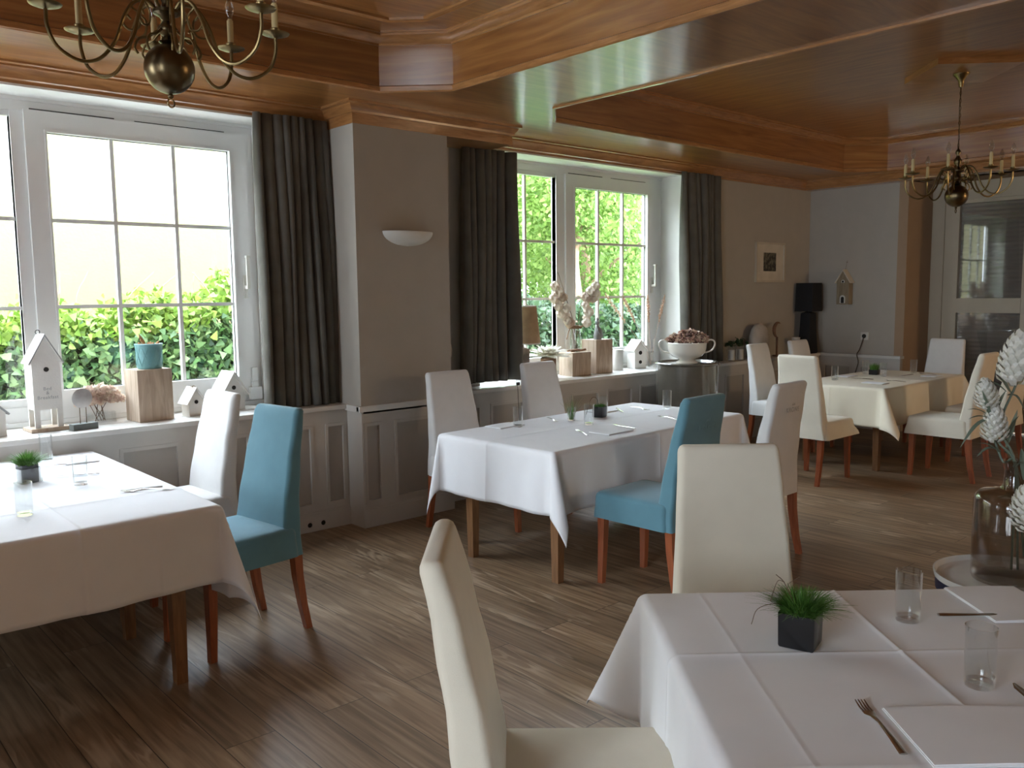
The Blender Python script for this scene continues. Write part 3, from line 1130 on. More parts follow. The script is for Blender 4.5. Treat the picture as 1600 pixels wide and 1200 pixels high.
def chair(style, x, y, ang, label, group, hem=None, emblem=False):
    """ang: direction the sitter faces, degrees from +x"""
    rz = math.radians(ang - 90)
    cm = {'white': M['cover'], 'cream': M['coverwarmlit'], 'teal': M['teal']}[style]
    t = thing('dining_chair', label, 'chair', (x, y, 0), rz, group)
    hem = hem or .38
    key = (style, hem)
    if key not in MESH:
        bb, sb = chair_meshes(hem, 1.08, {.38: .04, .37: .12}.get(hem, .25), len(MESH))
        a = obj('backrest', bb, cm, t, angle=50)
        s = obj('seat', sb, cm, t, angle=50)
        legs = [obj('leg', leg_bm(sx * .187, yy, hem + .04, .046, (sx * .005, sp)), M['cherry'], t, smooth=False)
                for sx in (-1, 1) for yy, sp in ((.215, .01), (-.235, -.055))]
        MESH[key] = [a, s] + legs
    else:
        for src in MESH[key]:
            c = src.copy()
            col.objects.link(c)
            c.parent = t
            src_ = c
    if emblem:
        cu = bpy.data.curves.new('emblem', 'FONT')
        cu.body = 'KRONE'
        cu.size = .042
        cu.extrude = .0006
        cu.align_x = 'CENTER'
        cu.space_character = 1.15
        e = text_mesh('emblem', cu, M['emb_' + style], t)
        e.rotation_euler = (math.radians(90 + 7.5), 0, 0)
        e.location = (0, -.3275, .905)
        bm = bmesh.new()
        for q in (-1, 0, 1):
            v = [bm.verts.new(p) for p in ((q * .012 - .007, 0, 0), (q * .012 + .007, 0, 0), (q * .013, 0, .018 - abs(q) * .003))]
            v2 = [bm.verts.new((p.co.x, -.001, p.co.z)) for p in v]
            bm.faces.new(v); bm.faces.new(v2)
            for i in range(3):
                bm.faces.new((v[i], v[(i + 1) % 3], v2[(i + 1) % 3], v2[i]))
        cr_ = obj('emblem_crown', bm, M['emb_' + style], t, smooth=False)
        cr_.rotation_euler = (math.radians(7.5), 0, 0)
        cr_.location = (0, -.3335, .945)
    return t


M['emb_white'] = plain('grey_embroidery', (.47, .46, .44), .8)
M['emb_teal'] = plain('pale_teal_embroidery', (.165, .30, .35), .8)
M['emb_cream'] = M['emb_white']
G1, G2, G3, G4 = ('chairs at the table under the first window', 'chairs around the table by the pillar', 'chairs around the far table', 'chairs at the nearest table')
chair('teal', 1.635, 3.85, 188, 'turquoise slipcovered chair at the left table, lit by the window', G1)
chair('white', 1.71, 4.72, 183, 'white slipcovered chair right of the left table, under the small birdhouses', G1, .37)
chair('white', 3.64, 4.46, -92, 'white chair on the window side of the middle table, nearest the pillar', G2)
chair('white', 4.61, 4.55, -90, 'white chair on the window side of the middle table, below the burlap lamp', G2)
chair('teal', 3.67, 2.93, 92, 'turquoise slipcovered chair seen from behind at the middle table', G2, emblem=True)
chair('white', 4.54, 2.95, 92, 'white chair with a grey emblem on its back, right of the turquoise one', G2, emblem=True)
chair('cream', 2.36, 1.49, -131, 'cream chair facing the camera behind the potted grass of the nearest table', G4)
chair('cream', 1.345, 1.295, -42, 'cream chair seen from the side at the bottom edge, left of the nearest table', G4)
chair('white', 7.67, 4.52, -88, 'white chair behind the far table, in front of the stone egg', G3)
chair('white', 8.46, 4.53, -90, 'white chair behind the far table, in front of the black lamp', G3)
chair('cream', 6.79, 3.70, 0, 'chair tinted cream as if warmly lit, with long skirt, at the left end of the far table', G3, .385)
chair('white', 9.28, 3.72, 180, 'white chair at the right end of the far table, in front of the glazed door', G3)
chair('cream', 7.69, 2.96, 91, 'chair tinted cream as if warmly lit, on the near side of the far table, left of the white flowers', G3, .37)
chair('cream', 8.50, 2.96, 89, 'chair tinted cream as if warmly lit, near the far table, partly hidden by the big white flower', G3, .37)

# ------------------------------------------------ tables with cloths
def table(label, cx, cy, L, W, rz, ztop=.745, legs=None, group=None, lm='walnut'):
    t = thing('dining_table', label, 'table', (cx, cy, 0), rz, group)
    box('tabletop', -L / 2, L / 2, -W / 2, W / 2, ztop - .03, ztop, M[lm], t, .003)
    box('apron', -L / 2 + .06, L / 2 - .06, -W / 2 + .06, W / 2 - .06, ztop - .11, ztop - .031, M[lm], t)
    for (x, y) in legs or [(sx * (L / 2 - .06), sy * (W / 2 - .06)) for sx in (-1, 1) for sy in (-1, 1)]:
        obj('leg', leg_bm(x, y, ztop - .035, .068), M[lm], t, smooth=False)
    return t


def cloth(label, cx, cy, L, W, rz, drops, m, ztop=.75, ridges=None, creases=((0,), (0,)), seed=0, group='tablecloths', ext=()):
    """drops: (x-, x+, y-, y+) hang lengths; ridges: dict corner->(azimuth skew deg, tilt deg)"""
    r_ = .026
    def axis(h, d0, d1, cr):
        s = set()
        n = max(4, int(2 * h / .05))
        for i in range(n + 1):
            s.add(round(-h + 2 * h * i / n, 5))
        for c in cr:
            for q in (-.012, -.006, -.002, .0, .002, .006, .012):
                s.add(round(c + q, 5))
        for sg, d in ((-1, d0), (1, d1)):
            for q in (.006, .012, .02, .028, .04):
                s.add(round(sg * (h + q), 5))
            n = int((d - .04) / .022) + 1
            for i in range(1, n + 1):
                s.add(round(sg * (h + .04 + (d - .04) * i / n), 5))
        return sorted(s)
    hL, hW = L / 2 - .0, W / 2 - .0
    us = axis(hL, drops[0], drops[1], creases[0])
    vs = axis(hW, drops[2], drops[3], creases[1])
    rr = random.Random(seed)
    p1, p2, p3 = rr.uniform(0, 6), rr.uniform(0, 6), rr.uniform(0, 6)
    def arc(e):
        """(out, down) for a distance e past the edge"""
        if e <= r_ * PI / 2:
            a = e / r_
            return r_ * math.sin(a), r_ * (1 - math.cos(a))
        f = e - r_ * PI / 2
        return r_ + .035 * f, r_ + f
    def crease(u, v):
        h = 0
        for i_, c in enumerate(creases[0]):
            h += (.0034, .0012, .002)[i_] * max(0, 1 - abs(u - c) / .012)
        for i_, c in enumerate(creases[1]):
            h += (.0026, .001, .001)[i_] * max(0, 1 - abs(v - c) / .012)
        return h
    ridges = ridges or {}
    bm = bmesh.new()
    grid = []
    for v in vs:
        row = []
        for u in us:
            eu = max(0, abs(u) - hL); ev = max(0, abs(v) - hW)
            su = 1 if u > 0 else -1; sv = 1 if v > 0 else -1
            z = ztop
            X = max(-hL, min(hL, u)); Y = max(-hW, min(hW, v))
            if eu == 0 and ev == 0:
                z += crease(u, v) + .0012 * math.sin(u * 9 + p1) * math.sin(v * 8 + p2)
            elif ev == 0:
                o, d = arc(eu)
                k = min(1, eu / .3)
                o += .010 * k * math.sin(v * 13 + p1) + .006 * k * math.sin(v * 29 + p2) + crease(9, v) * .9
                X += su * o; z -= d
            elif eu == 0:
                o, d = arc(ev)
                k = min(1, ev / .3)
                o += .010 * k * math.sin(u * 11 + p3) + .006 * k * math.sin(u * 25 + p1) + crease(u, 9) * .9
                Y += sv * o; z -= d
            else:
                r = math.hypot(eu, ev); th = math.atan2(ev, eu)
                sk, tilt = ridges.get((su, sv), (0, 27))
                o, d = arc(r)
                k = math.sin(2 * th)
                tau = math.radians(tilt) * k ** .9
                az = math.radians(45 + sk + 34 * (4 * th / PI - 1) * (1 if sk == 0 else 1))
                f = max(0, r - .01)
                hx = o * math.cos(th) + f * math.sin(tau) * math.cos(az)
                hy = o * math.sin(th) + f * math.sin(tau) * math.sin(az)
                kk = min(1, r / .3)
                a1 = .010 * kk * math.sin(Y * 13 + p1) + .006 * kk * math.sin(Y * 29 + p2)
                a2 = .010 * kk * math.sin(X * 11 + p3) + .006 * kk * math.sin(X * 25 + p1)
                hx += a1 * math.cos(th) ** 2; hy += a2 * math.sin(th) ** 2
                X += su * hx; Y += sv * hy
                z -= (o if r < 1e-6 else 0) * 0 + (d if r <= r_ * PI / 2 else r_ + (r - r_ * PI / 2) * math.cos(tau))
            row.append(bm.verts.new((X, Y, z)))
        grid.append(row)
    for a, b in zip(grid, grid[1:]):
        for i in range(len(us) - 1):
            bm.faces.new((a[i], a[i + 1], b[i + 1], b[i]))
    o = obj('tablecloth', bm, m, angle=180)
    o.location = (cx, cy, 0)
    o.rotation_euler = (0, 0, rz)
    md = o.modifiers.new('thickness', 'SOLIDIFY')
    md.thickness = .0015
    md.offset = 1
    return tag(o, label, 'tablecloth', group)


# left table (two tables end to end under one cloth)
table('dining table under the first window, mostly hidden by its white cloth', .70, 3.86, 1.36, .70, 0, group='dining tables', legs=[(-.62, -.33), (.56, -.33), (-.62, .31), (.56, .31)])
table('second dining table pushed against the panelling below the first window', .70, 4.74, 1.36, .80, 0, group='dining tables')
cloth('white cloth over the table under the first window', .675, 4.32, 1.48, 1.72, 0, (.38, .43, .34, .02), M['cloth'], seed=1,
      ridges={(1, -1): (-4, 14), (-1, -1): (0, 25), (1, 1): (0, 5), (-1, 1): (0, 5)}, creases=((.21, .5), (-.45, .35)))
# middle table
A2 = math.radians(3.2)
def rot2(a, x, y):
    return math.cos(a) * x - math.sin(a) * y, math.sin(a) * x + math.cos(a) * y
table('dining table by the pillar under a long white cloth', 4.20, 3.80, 1.92, .88, A2, group='dining tables', legs=[(-.93, -.43), (-.93, .27), (.9, -.40), (.9, .38)])
cloth('white cloth over the middle table by the pillar', 4.205, 3.825, 1.96, .93, A2, (.37, .37, .37, .37), M['cloth'], seed=2, creases=((-.02, .5), (.04,)),
      ridges={(-1, -1): (20, 17), (-1, 1): (-30, 8), (1, -1): (0, 14)})
# far table
table('dining table in the far corner of the room', 8.22, 3.80, 1.66, .80, 0, group='dining tables')
cloth('cloth tinted cream as if warmly lit, over the far table', 8.22, 3.81, 1.72, .86, 0, (.36, .36, .36, .36), M['cream'], seed=3, creases=((0,), (0.05,)), ridges={(-1, -1): (5, 36)})
# nearest table, turned about 41 degrees
AN = math.atan2(-.656, .755)
e1 = Vector((.755, -.656)); e2 = Vector((-.656, -.755))
c4 = Vector((1.878, 1.542)) + e1 * .49 + e2 * .80
table('nearest dining table at the lower right of the picture', c4.x, c4.y, .92, 1.52, AN, group='dining tables')
cloth('white creased cloth over the nearest table', c4.x, c4.y, .95, 1.58, AN, (.40, .40, .40, .36), M['cloth'], seed=4, creases=((.06, -.33), (.37, -.12)),
      ridges={(-1, 1): (18, 30)})
ZTOP = .7525

# ------------------------------------------------ table settings
def w2(p):   # picture-independent helper: point on the nearest table from its edge axes
    return p
def tumbler(x, y, label, group, z=ZTOP, h=.135, r=.032):
    bm = bmesh.new()
    lathe(bm, [(r * .92, 0), (r * .95, .002), (r, .02), (r * 1.03, h), (r * 1.03 - .0016, h), (r - .002, .022), (r * .88, .012), (.001, .011)], 28, cap0=True, cap1=True)
    o = obj('water_glass', bm, M['tumbler'])
    o.location = (x, y, z + .001)
    return tag(o, label, 'glass', group)


GG = 'straight tumblers on the tables'
tumbler(2.216, .932, 'straight tumbler behind on the nearest table, beside the knife', GG)
tumbler(1.953, .662, 'straight tumbler in front on the nearest table, above the folded napkin', GG)
tumbler(.784, 3.82, 'tumbler in front of the pot on the left table', GG)
tumbler(1.114, 4.265, 'tumbler between the pot and the napkin on the left table', GG)
tumbler(1.165, 5.08, 'tumbler nearest the window on the left table', GG)
tumbler(3.70, 4.085, 'tumbler near the left end of the middle table', GG)
tumbler(4.085, 3.815, 'tumbler in front of the moss pot on the middle table', GG)
tumbler(4.46, 4.03, 'tumbler behind the moss pot on the middle table', GG)
tumbler(5.05, 3.93, 'tumbler right on the middle table, behind the turquoise chair back', GG)
tumbler(7.75, 4.03, 'tumbler left on the far table', GG)
tumbler(8.367, 3.845, 'tumbler just right of the grass pot on the far table', GG)
tumbler(8.56, 4.12, 'tumbler behind the grass pot on the far table', GG)
tumbler(8.95, 3.80, 'tumbler by the white chair on the far table', GG)


def fork_bm():
    bm = bmesh.new()
    # handle along +y, tines at -y
    pts = [(0, .11, .003), (0, .06, .006), (0, 0, .008), (0, -.03, .005)]
    rings = []
    for (x, y, z), w, hh in zip(pts, (.0085, .006, .0035, .006), (.0018, .0022, .0022, .0015)):
        rings.append([(x + w * math.cos(a), y, z + hh * math.sin(a)) for a in [2 * PI * k / 8 for k in range(8)]])
    for y, w, z in ((-.045, .0115, .002), (-.058, .012, .002)):
        rings.append([(w * math.cos(a), y, z + .0013 * math.sin(a)) for a in [2 * PI * k / 8 for k in range(8)]])
    loft(bm, rings)
    for q in (-1.5, -.5, .5, 1.5):
        rings = []
        for y, z, w in ((-.055, .002, .0023), (-.075, .001, .0018), (-.10, .005, .001)):
            rings.append([(q * .0062 + sx * w, y, z + sz * .0010) for sx, sz in ((1, 1), (-1, 1), (-1, -1), (1, -1))])
        loft(bm, rings)
    return bm


def knife_bm():
    bm = bmesh.new()
    rings = []
    for y, w, h in ((.11, .0075, .003), (.10, .009, .0035), (.04, .0075, .003), (.01, .006, .0025)):
        rings.append([(w * math.cos(a), y, .0035 + h * math.sin(a)) for a in [2 * PI * k / 8 for k in range(8)]])
    for y, w, x in ((0, .008, .001), (-.05, .010, .001), (-.09, .009, .0005), (-.112, .003, -.003)):
        rings.append([(x + w * math.cos(a), y, .0035 + .0009 * math.sin(a)) for a in [2 * PI * k / 8 for k in range(8)]])
    loft(bm, rings)
    return bm


FK = KN = None
def cutlery(kind, x, y, ang, label, z=ZTOP):
    global FK, KN
    src = FK if kind == 'fork' else KN
    if src is None:
        o = obj('table_' + kind, fork_bm() if kind == 'fork' else knife_bm(), M['steel'], angle=60)
        if kind == 'fork': FK = o
        else: KN = o
    else:
        o = src.copy()
        col.objects.link(o)
    o.location = (x, y, z + .0028)
    o.rotation_euler = (0, 0, math.radians(ang))
    return tag(o, label, kind, 'cutlery laid on the tables')


# ang: direction of the handle (+y local) measured as rotation about z
def aim(x0, y0, x1, y1):
    return math.degrees(math.atan2(-(x1 - x0), (y1 - y0)))
cutlery('fork', 1.62, .728, aim(1.705, .821, 1.535, .635), 'steel fork left of the folded napkin on the nearest table')
cutlery('knife', 2.38, .812, aim(2.27, .915, 2.44, .757) + 180, 'steel knife lying beside the back tumbler on the nearest table')
cutlery('knife', 1.93, .53, aim(1.976, .599, 1.83, .44), 'steel knife right of the folded napkin, cut by the picture edge')
cutlery('fork', 1.285, 3.92, aim(1.195, 3.98, 1.373, 3.858), 'fork in front of the napkin on the left table')
cutlery('knife', 1.15, 4.50, aim(1.05, 4.52, 1.3, 4.42), 'knife behind the middle tumbler of the left table')
cutlery('knife', 1.12, 4.86, aim(1.0, 4.9, 1.3, 4.8), 'knife near the window on the left table')
cutlery('fork', 3.80, 3.61, aim(3.86, 3.72, 3.74, 3.5), 'fork at the near left place of the middle table')
cutlery('knife', 4.16, 3.58, aim(4.16, 3.7, 4.12, 3.48), 'knife at the near left place of the middle table')
cutlery('fork', 4.66, 3.62, aim(4.68, 3.72, 4.62, 3.5), 'fork at the near right place of the middle table')
cutlery('fork', 4.05, 4.12, aim(4.0, 4.0, 4.1, 4.2), 'fork at the window side of the middle table, near the sprig')
cutlery('knife', 4.72, 4.10, aim(4.65, 4.0, 4.8, 4.2), 'knife at the window side of the middle table, right of the moss pot')
cutlery('fork', 4.90, 4.06, aim(4.9, 3.95, 4.95, 4.17), 'fork at the window side of the middle table, at its right end')
cutlery('fork', 7.98, 3.55, aim(8.0, 3.66, 7.95, 3.44), 'fork at the near left place of the far table')
cutlery('knife', 8.0, 3.88, aim(8.0, 4.0, 8.0, 3.78), 'knife left of the grass pot on the far table')
cutlery('knife', 8.62, 3.72, aim(8.5, 3.72, 8.74, 3.70), 'knife right of the grass pot on the far table')
cutlery('fork', 8.86, 3.62, aim(8.9, 3.72, 8.82, 3.5), 'fork at the near right place of the far table')


def napkin(x, y, ang, w, d, label, z=ZTOP, m='cloth'):
    bm = bmesh.new()
    nlay = 2
    for k in range(nlay):
        sh = .002 * k
        z0 = k * .0026
        rings = []
        nx = 10
        top = []
        for i in range(nx + 1):
            u = -w / 2 + w * i / nx
            b = .0022 * math.sin(PI * i / nx) + (.004 if i in (0,) else 0) * 0
            rings.append([(u + sh, -d / 2 + sh * .5, z0), (u + sh, d / 2 - sh, z0), (u + sh, d / 2 - sh, z0 + .0026 + b * (k + 1) / nlay), (u + sh, -d / 2 + sh * .5, z0 + .0026 + b * (k + 1) / nlay)])
        loft(bm, rings)
    o = obj('folded_napkin', bm, M[m], angle=35)
    o.location = (x, y, z + .001)
    o.rotation_euler = (0, 0, math.radians(ang))
    return tag(o, label, 'napkin', 'folded white napkins')


napkin(1.728, .578, math.degrees(AN) - 1, .29, .22, 'folded white napkin on the nearest table beside the fork')
napkin(2.52, .80, math.degrees(AN), .20, .26, 'folded white napkin at the far right of the nearest table')
napkin(1.31, 4.075, -8, .16, .24, 'folded white napkin on the left table between fork and turquoise chair')
napkin(1.28, 4.93, -3, .16, .24, 'folded white napkin on the left table nearest the window')
napkin(3.66, 4.29 - .12, 3, .22, .15, 'folded napkin on the middle table in front of the window side chair')
napkin(3.97, 3.52, 3, .24, .16, 'folded napkin between fork and knife on the middle table')
napkin(4.83, 3.62, 3, .24, .16, 'folded napkin on the middle table before the white emblem chair')
napkin(4.60, 4.17, 3, .2, .14, 'folded napkin on the middle table behind the moss pot')
napkin(7.72, 3.62, 0, .14, .2, 'folded napkin at the left end of the far table')
napkin(8.15, 4.12, 0, .2, .14, 'folded napkin at the back of the far table')
napkin(8.72, 3.52, 0, .2, .14, 'folded napkin at the near right of the far table')


def blades(bm, n, r, h, seed=0, sp=1., w=.0016, z0=0):
    q = random.Random(seed)
    for i in range(n):
        a = q.uniform(0, 2 * PI); rr = r * math.sqrt(q.uniform(0, 1))
        x, y = rr * math.cos(a), rr * math.sin(a)
        a2 = a + q.uniform(-.7, .7)
        L = h * q.uniform(.6, 1.15)
        lean = (rr / r) * sp * q.uniform(.5, 1.2)
        pts = []
        for k in range(5):
            t = k / 4
            o = L * lean * (t ** 1.5)
            pts.append(Vector((x + o * math.cos(a2), y + o * math.sin(a2), z0 + L * t * (1 - .38 * lean * t * 1.2))))
        sd = Vector((-math.sin(a2 + q.uniform(-1, 1)), math.cos(a2), .1)).normalized()
        vs = []
        for k, p in enumerate(pts):
            ww = w * (1 - .8 * k / 4)
            vs.append((bm.verts.new(p - sd * ww), bm.verts.new(p + sd * ww)))
        for (a_, b_), (c_, d_) in zip(vs, vs[1:]):
            bm.faces.new((a_, b_, d_, c_))


def grasspot(x, y, rz, label, s=.072, h=.07, n=420, mo='grass', sp=1.0, tw=False, glasscube=False, gh=.055):
    t = thing('potted_grass', label, 'potted plant', (x, y, ZTOP + .001), rz, 'little potted plants on the tables')
    bm = bmesh.new()
    rings = [rring(z, 0, w / 2, w / 2, .004, 2) for z, w in ((0, s * .93), (.004, s * .97), (h, s), (h + .0, s - .008), (h - .012, s - .012))]
    loft(bm, rings)
    obj('pot', bm, M['black'], t)
    if glasscube:
        bm = bmesh.new()
        rings = [rring(z, 0, w / 2, w / 2, .004, 2) for z, w in ((.0, s + .022), (h * .8, s + .024), (h * .8, s + .018), (.003, s + .016))]
        loft(bm, rings)
        obj('glass_holder', bm, M['tumbler'], t)
    bm = bmesh.new()
    blades(bm, n, s * .46, gh, int(x * 100), sp, .0017, h - .012)
    obj('grass', bm, M[mo], t, smooth=False)['kind'] = 'stuff'
    if tw:
        bm = bmesh.new()
        tube(bm, smoothpts([(-.01, 0, h), (-.02, .02, h + .04), (-.045, .03, h + .08), (-.06, .045, h + .10)], 5), .0011, 5)
        tube(bm, smoothpts([(-.03, .025, h + .06), (-.035, .02, h + .075), (-.02, .0, h + .09)], 4), .0008, 5)
        tube(bm, smoothpts([(-.04, .03, h + .078), (-.065, .04, h + .085), (-.085, .05, h + .04)], 5), .0008, 5)
        tube(bm, smoothpts([(0, .02, h), (-.04, .05, h + .02), (-.085, .08, h + .015), (-.10, .09, h - .02)], 5), .0008, 5)
        obj('twig', bm, M['twig'], t)
    return t


grasspot(1.874, 1.045, math.radians(15), 'black cube pot of green grass with a dry twig on the nearest table', .088, .085, 1200, tw=True, gh=.068, sp=1.2)
grasspot(.951, 4.52, .2, 'black cube pot of grass in a glass holder on the left table', .075, .085, 1000, glasscube=True, gh=.078, sp=1.3)
grasspot(8.50, 4.0, .1, 'green grass cube with dark pot on the far table', .085, .05, 420, gh=.075, sp=.35)
t = grasspot(4.39, 4.0, .3, 'black cube pot of moss with an arching twig on the middle table', .078, .075, 320, 'moss', .5, gh=.03)
bm = bmesh.new()
tube(bm, smoothpts([(-.01, 0, .08), (-.05, .0, .135), (-.12, .0, .145), (-.20, -.01, .10), (-.25, -.02, .05)], 6), .0016, 6)
obj('twig', bm, M['twig'], t)
# glass with a sprig
t = thing('sprig_glass', 'small glass with a green sprig left of the moss pot', 'vase', (4.14, 4.03, ZTOP + .001))
bm = bmesh.new()
lathe(bm, [(.026, 0), (.028, .003), (.03, .09), (.028, .09), (.025, .008)], 24)
obj('glass_body', bm, M['tumbler'], t)
bm = bmesh.new()
blades(bm, 60, .016, .16, 5, .55, .0012, .005)
obj('sprig', bm, M['grass'], t, smooth=False)

# ================================================================== SILL AND LEDGE OBJECTS
SZ = .859
def birdhouse(name, label, x, y, rz, w, d, hbody, hroof, over, m='white', roofm=None, z=SZ, hole=(.6, .02), plinth=0., cat='birdhouse', group='white decorative birdhouses', holes=None, thick=.010):
    """front looks to local -y"""
    t = thing(name, label, cat, (x, y, z), rz, group)
    z0 = plinth
    bm = bmesh.new()
    pr = [(-w / 2, z0), (w / 2, z0), (w / 2, z0 + hbody), (0, z0 + hbody + hroof), (-w / 2, z0 + hbody)]
    loft(bm, [[(p, -d / 2, q) for p, q in pr], [(p, d / 2, q) for p, q in pr]])
    obj('body', bm, M[m], t, smooth=False)
    bm = bmesh.new()
    sl = math.atan2(hroof, w / 2)
    L = math.hypot(hroof, w / 2) + over
    for s in (-1, 1):
        dx, dz = s * math.cos(sl), -math.sin(sl)
        nx, nz = s * math.sin(sl), math.cos(sl)
        a = Vector((0, 0, z0 + hbody + hroof + .001))
        p = [a, a + Vector((dx * L, 0, dz * L)), a + Vector((dx * L + nx * thick, 0, dz * L + nz * thick)), a + Vector((0, 0, thick / math.cos(sl)))]
        loft(bm, [[(q.x, -d / 2 - over * .6, q.z) for q in p], [(q.x, d / 2 + over * .6, q.z) for q in p]])
    obj('roof', bm, M[roofm or m], t, smooth=False)
    for (hz, hr) in (holes or [hole]):
        bm = bmesh.new()
        lathe(bm, [(hr, 0), (hr, .003)], 20)
        o = obj('entrance_hole', bm, M['hole'], t)
        o.rotation_euler = (PI / 2, 0, 0)
        o.location = (0, -d / 2 - .0002, z0 + (hbody + hroof) * hz)
    return t


# tall birdhouse with writing
t = thing('birdhouse', 'tall white birdhouse with lettering on stilts at the left window', 'birdhouse', (1.265, 5.46, SZ), .06, 'white decorative birdhouses')
W, D, HB, HR = .150, .115, .41, .135
bm = bmesh.new()
pr = [(-W / 2, .125), (W / 2, .125), (W / 2, HB), (0, HB + HR), (-W / 2, HB)]
loft(bm, [[(p, -D / 2, q) for p, q in pr], [(p, D / 2, q) for p, q in pr]])
for sx in (-1, 1):
    for sy in (-1, 1):
        bx(bm, min(sx * W / 2, sx * (W / 2 - .03)), max(sx * W / 2, sx * (W / 2 - .03)), min(sy * D / 2, sy * (D / 2 - .012)), max(sy * D / 2, sy * (D / 2 - .012)), .02, .126)
obj('body', bm, M['white'], t, smooth=False)
box('plinth', -W / 2 - .028, W / 2 + .028, -D / 2 - .02, D / 2 + .02, 0, .021, M['blockwood'], t, .002)
bm = bmesh.new(); bg_ = bmesh.new()
sl = math.atan2(HR, W / 2); L = math.hypot(HR, W / 2) + .028
for s in (-1, 1):
    dx, dz, nx, nz = s * math.cos(sl), -math.sin(sl), s * math.sin(sl), math.cos(sl)
    a = Vector((0, 0, HB + HR + .001))
    p = [a, a + Vector((dx * L, 0, dz * L)), a + Vector((dx * L + nx * .007, 0, dz * L + nz * .007)), a + Vector((0, 0, .012))]
    loft(bm, [[(q.x, -D / 2 - .012, q.z) for q in p], [(q.x, D / 2 + .012, q.z) for q in p]])
    loft(bg_, [[(q.x, -D / 2 - .014, q.z - .0005) for q in p], [(q.x, -D / 2 - .0122, q.z - .0005) for q in p]])
rf = obj('roof', bm, M['white'], t, smooth=False)
obj('grey_edge', bg_, M['greyroof'], rf, smooth=False)
bm = bmesh.new(); lathe(bm, [(.0135, 0), (.0135, .003)], 20)
o = obj('entrance_hole', bm, M['hole'], t); o.rotation_euler = (PI / 2, 0, 0); o.location = (0, -D / 2 - .0002, .355)
for i, (s_, z_) in enumerate((('Bed', .236), ('&', .212), ('Breakfast', .186))):
    cu = bpy.data.curves.new('lettering', 'FONT'); cu.body = s_; cu.size = .027; cu.extrude = .0004; cu.align_x = 'CENTER'; cu.space_character = 1.1
    e = text_mesh('lettering', cu, M['greyroof'], t)
    e.rotation_euler = (PI / 2, 0, 0); e.location = (0, -D / 2 - .0006, z_)
bm = bmesh.new()
tube(bm, [(.012 * math.cos(a), 0, .012 * math.sin(a)) for a in [2 * PI * k / 12 for k in range(13)]], .0025, 6)
o = obj('hanging_ring', bm, M['seal'], t); o.location = (0, .05, HB + HR + .02)

birdhouse('birdhouse', 'white birdhouse cut off by the left picture edge', .985, 5.44, .05, .12, .10, .13, .06, .02, roofm='greyroof', plinth=0)
t = birdhouse('birdhouse', 'small white birdhouse with pale roof beside the wooden block', 2.117, 5.455, .12, .098, .095, .095, .075, .028, hole=(.52, .0125), thick=.007)
bm = bmesh.new()
tube(bm, smoothpts([(-.012, -.02, .175), (0, -.02, .192), (.014, -.02, .18), (-.02, -.02, .19), (.02, -.015, .176)], 4), .0022, 5)
obj('ribbon', bm, M['blockwood'], t)
birdhouse('birdhouse', 'larger white birdhouse behind the white chair at the left window', 2.40, 5.54, .1, .155, .13, .125, .12, .035, hole=(.62, .014), thick=.009)
# disc on a stand
t = thing('disc_ornament', 'speckled grey disc on two pins over a dark block', 'ornament', (1.430, 5.335, SZ), .15)
box('base', -.07, .07, -.03, .03, 0, .035, M['greystone'], t, .001)
bm = bmesh.new()
for q in (-.018, .018):
    tube(bm, [(q, 0, .034), (q, 0, .14)], .0022, 6)
obj('pin', bm, M['brassdark'], t)
bm = bmesh.new(); lathe(bm, [(.02, 0), (.052, .004), (.058, .009), (.052, .014), (.02, .018)], 32)
o = obj('disc', bm, M['disc'], t); o.rotation_euler = (PI / 2, 0, 0); o.location = (0, .009, .18)


def blossoms(bm_pts, n, R_, c, seed, flat=.75, ps=.012):
    r = np.random.default_rng(seed)
    d = r.normal(size=(n, 3)); d /= np.linalg.norm(d, axis=1)[:, None]
    d[:, 2] = np.abs(d[:, 2]) * 1.0 - .25
    return d * R_ * np.array([1, .8, flat]) * r.uniform(.75, 1.05, (n, 1)) + np.array(c)


t = thing('dried_hydrangea', 'dried pink hydrangea heads in a square glass behind the disc', 'flowers', (1.585, 5.56, SZ))
bm = bmesh.new()
rings = [rring(z, 0, w, .035, .004, 2) for z, w in ((0, .085), (.065, .085), (.065, .081), (.004, .08))]
loft(bm, rings); obj('glass_vase', bm, M['tumbler'], t)
bm = bmesh.new()
for a in range(7):
    tube(bm, [(rnd.uniform(-.04, .04), rnd.uniform(-.02, .02), .01), (rnd.uniform(-.07, .07), rnd.uniform(-.02, .02), .12)], .002, 5)
obj('stems', bm, M['twig'], t)
r = np.random.default_rng(5)
P = np.concatenate([blossoms(None, 120, .052, (cx_, cy_, cz_), 60 + i, .9) for i, (cx_, cy_, cz_) in enumerate([(-.09, 0, .13), (-.05, .01, .19), (.01, -.02, .20), (.07, 0, .18), (.105, .01, .13), (0, .0, .14), (-.05, -.03, .13), (.05, -.03, .14)])])
leaf_cloud('flower_heads', P, .028, M['driedrose'], 61, parent=t)['kind'] = 'stuff'


def block(label, x, y, rz, w, d, h):
    bm = bmesh.new()
    bx(bm, -w / 2, w / 2, -d / 2, d / 2, 0, h, bev=.003)
    o = obj('wooden_block', bm, M['blockwood'], angle=30)
    o.location = (x, y, SZ); o.rotation_euler = (0, 0, rz)
    return tag(o, label, 'wooden block', 'limed wooden blocks on the sills')


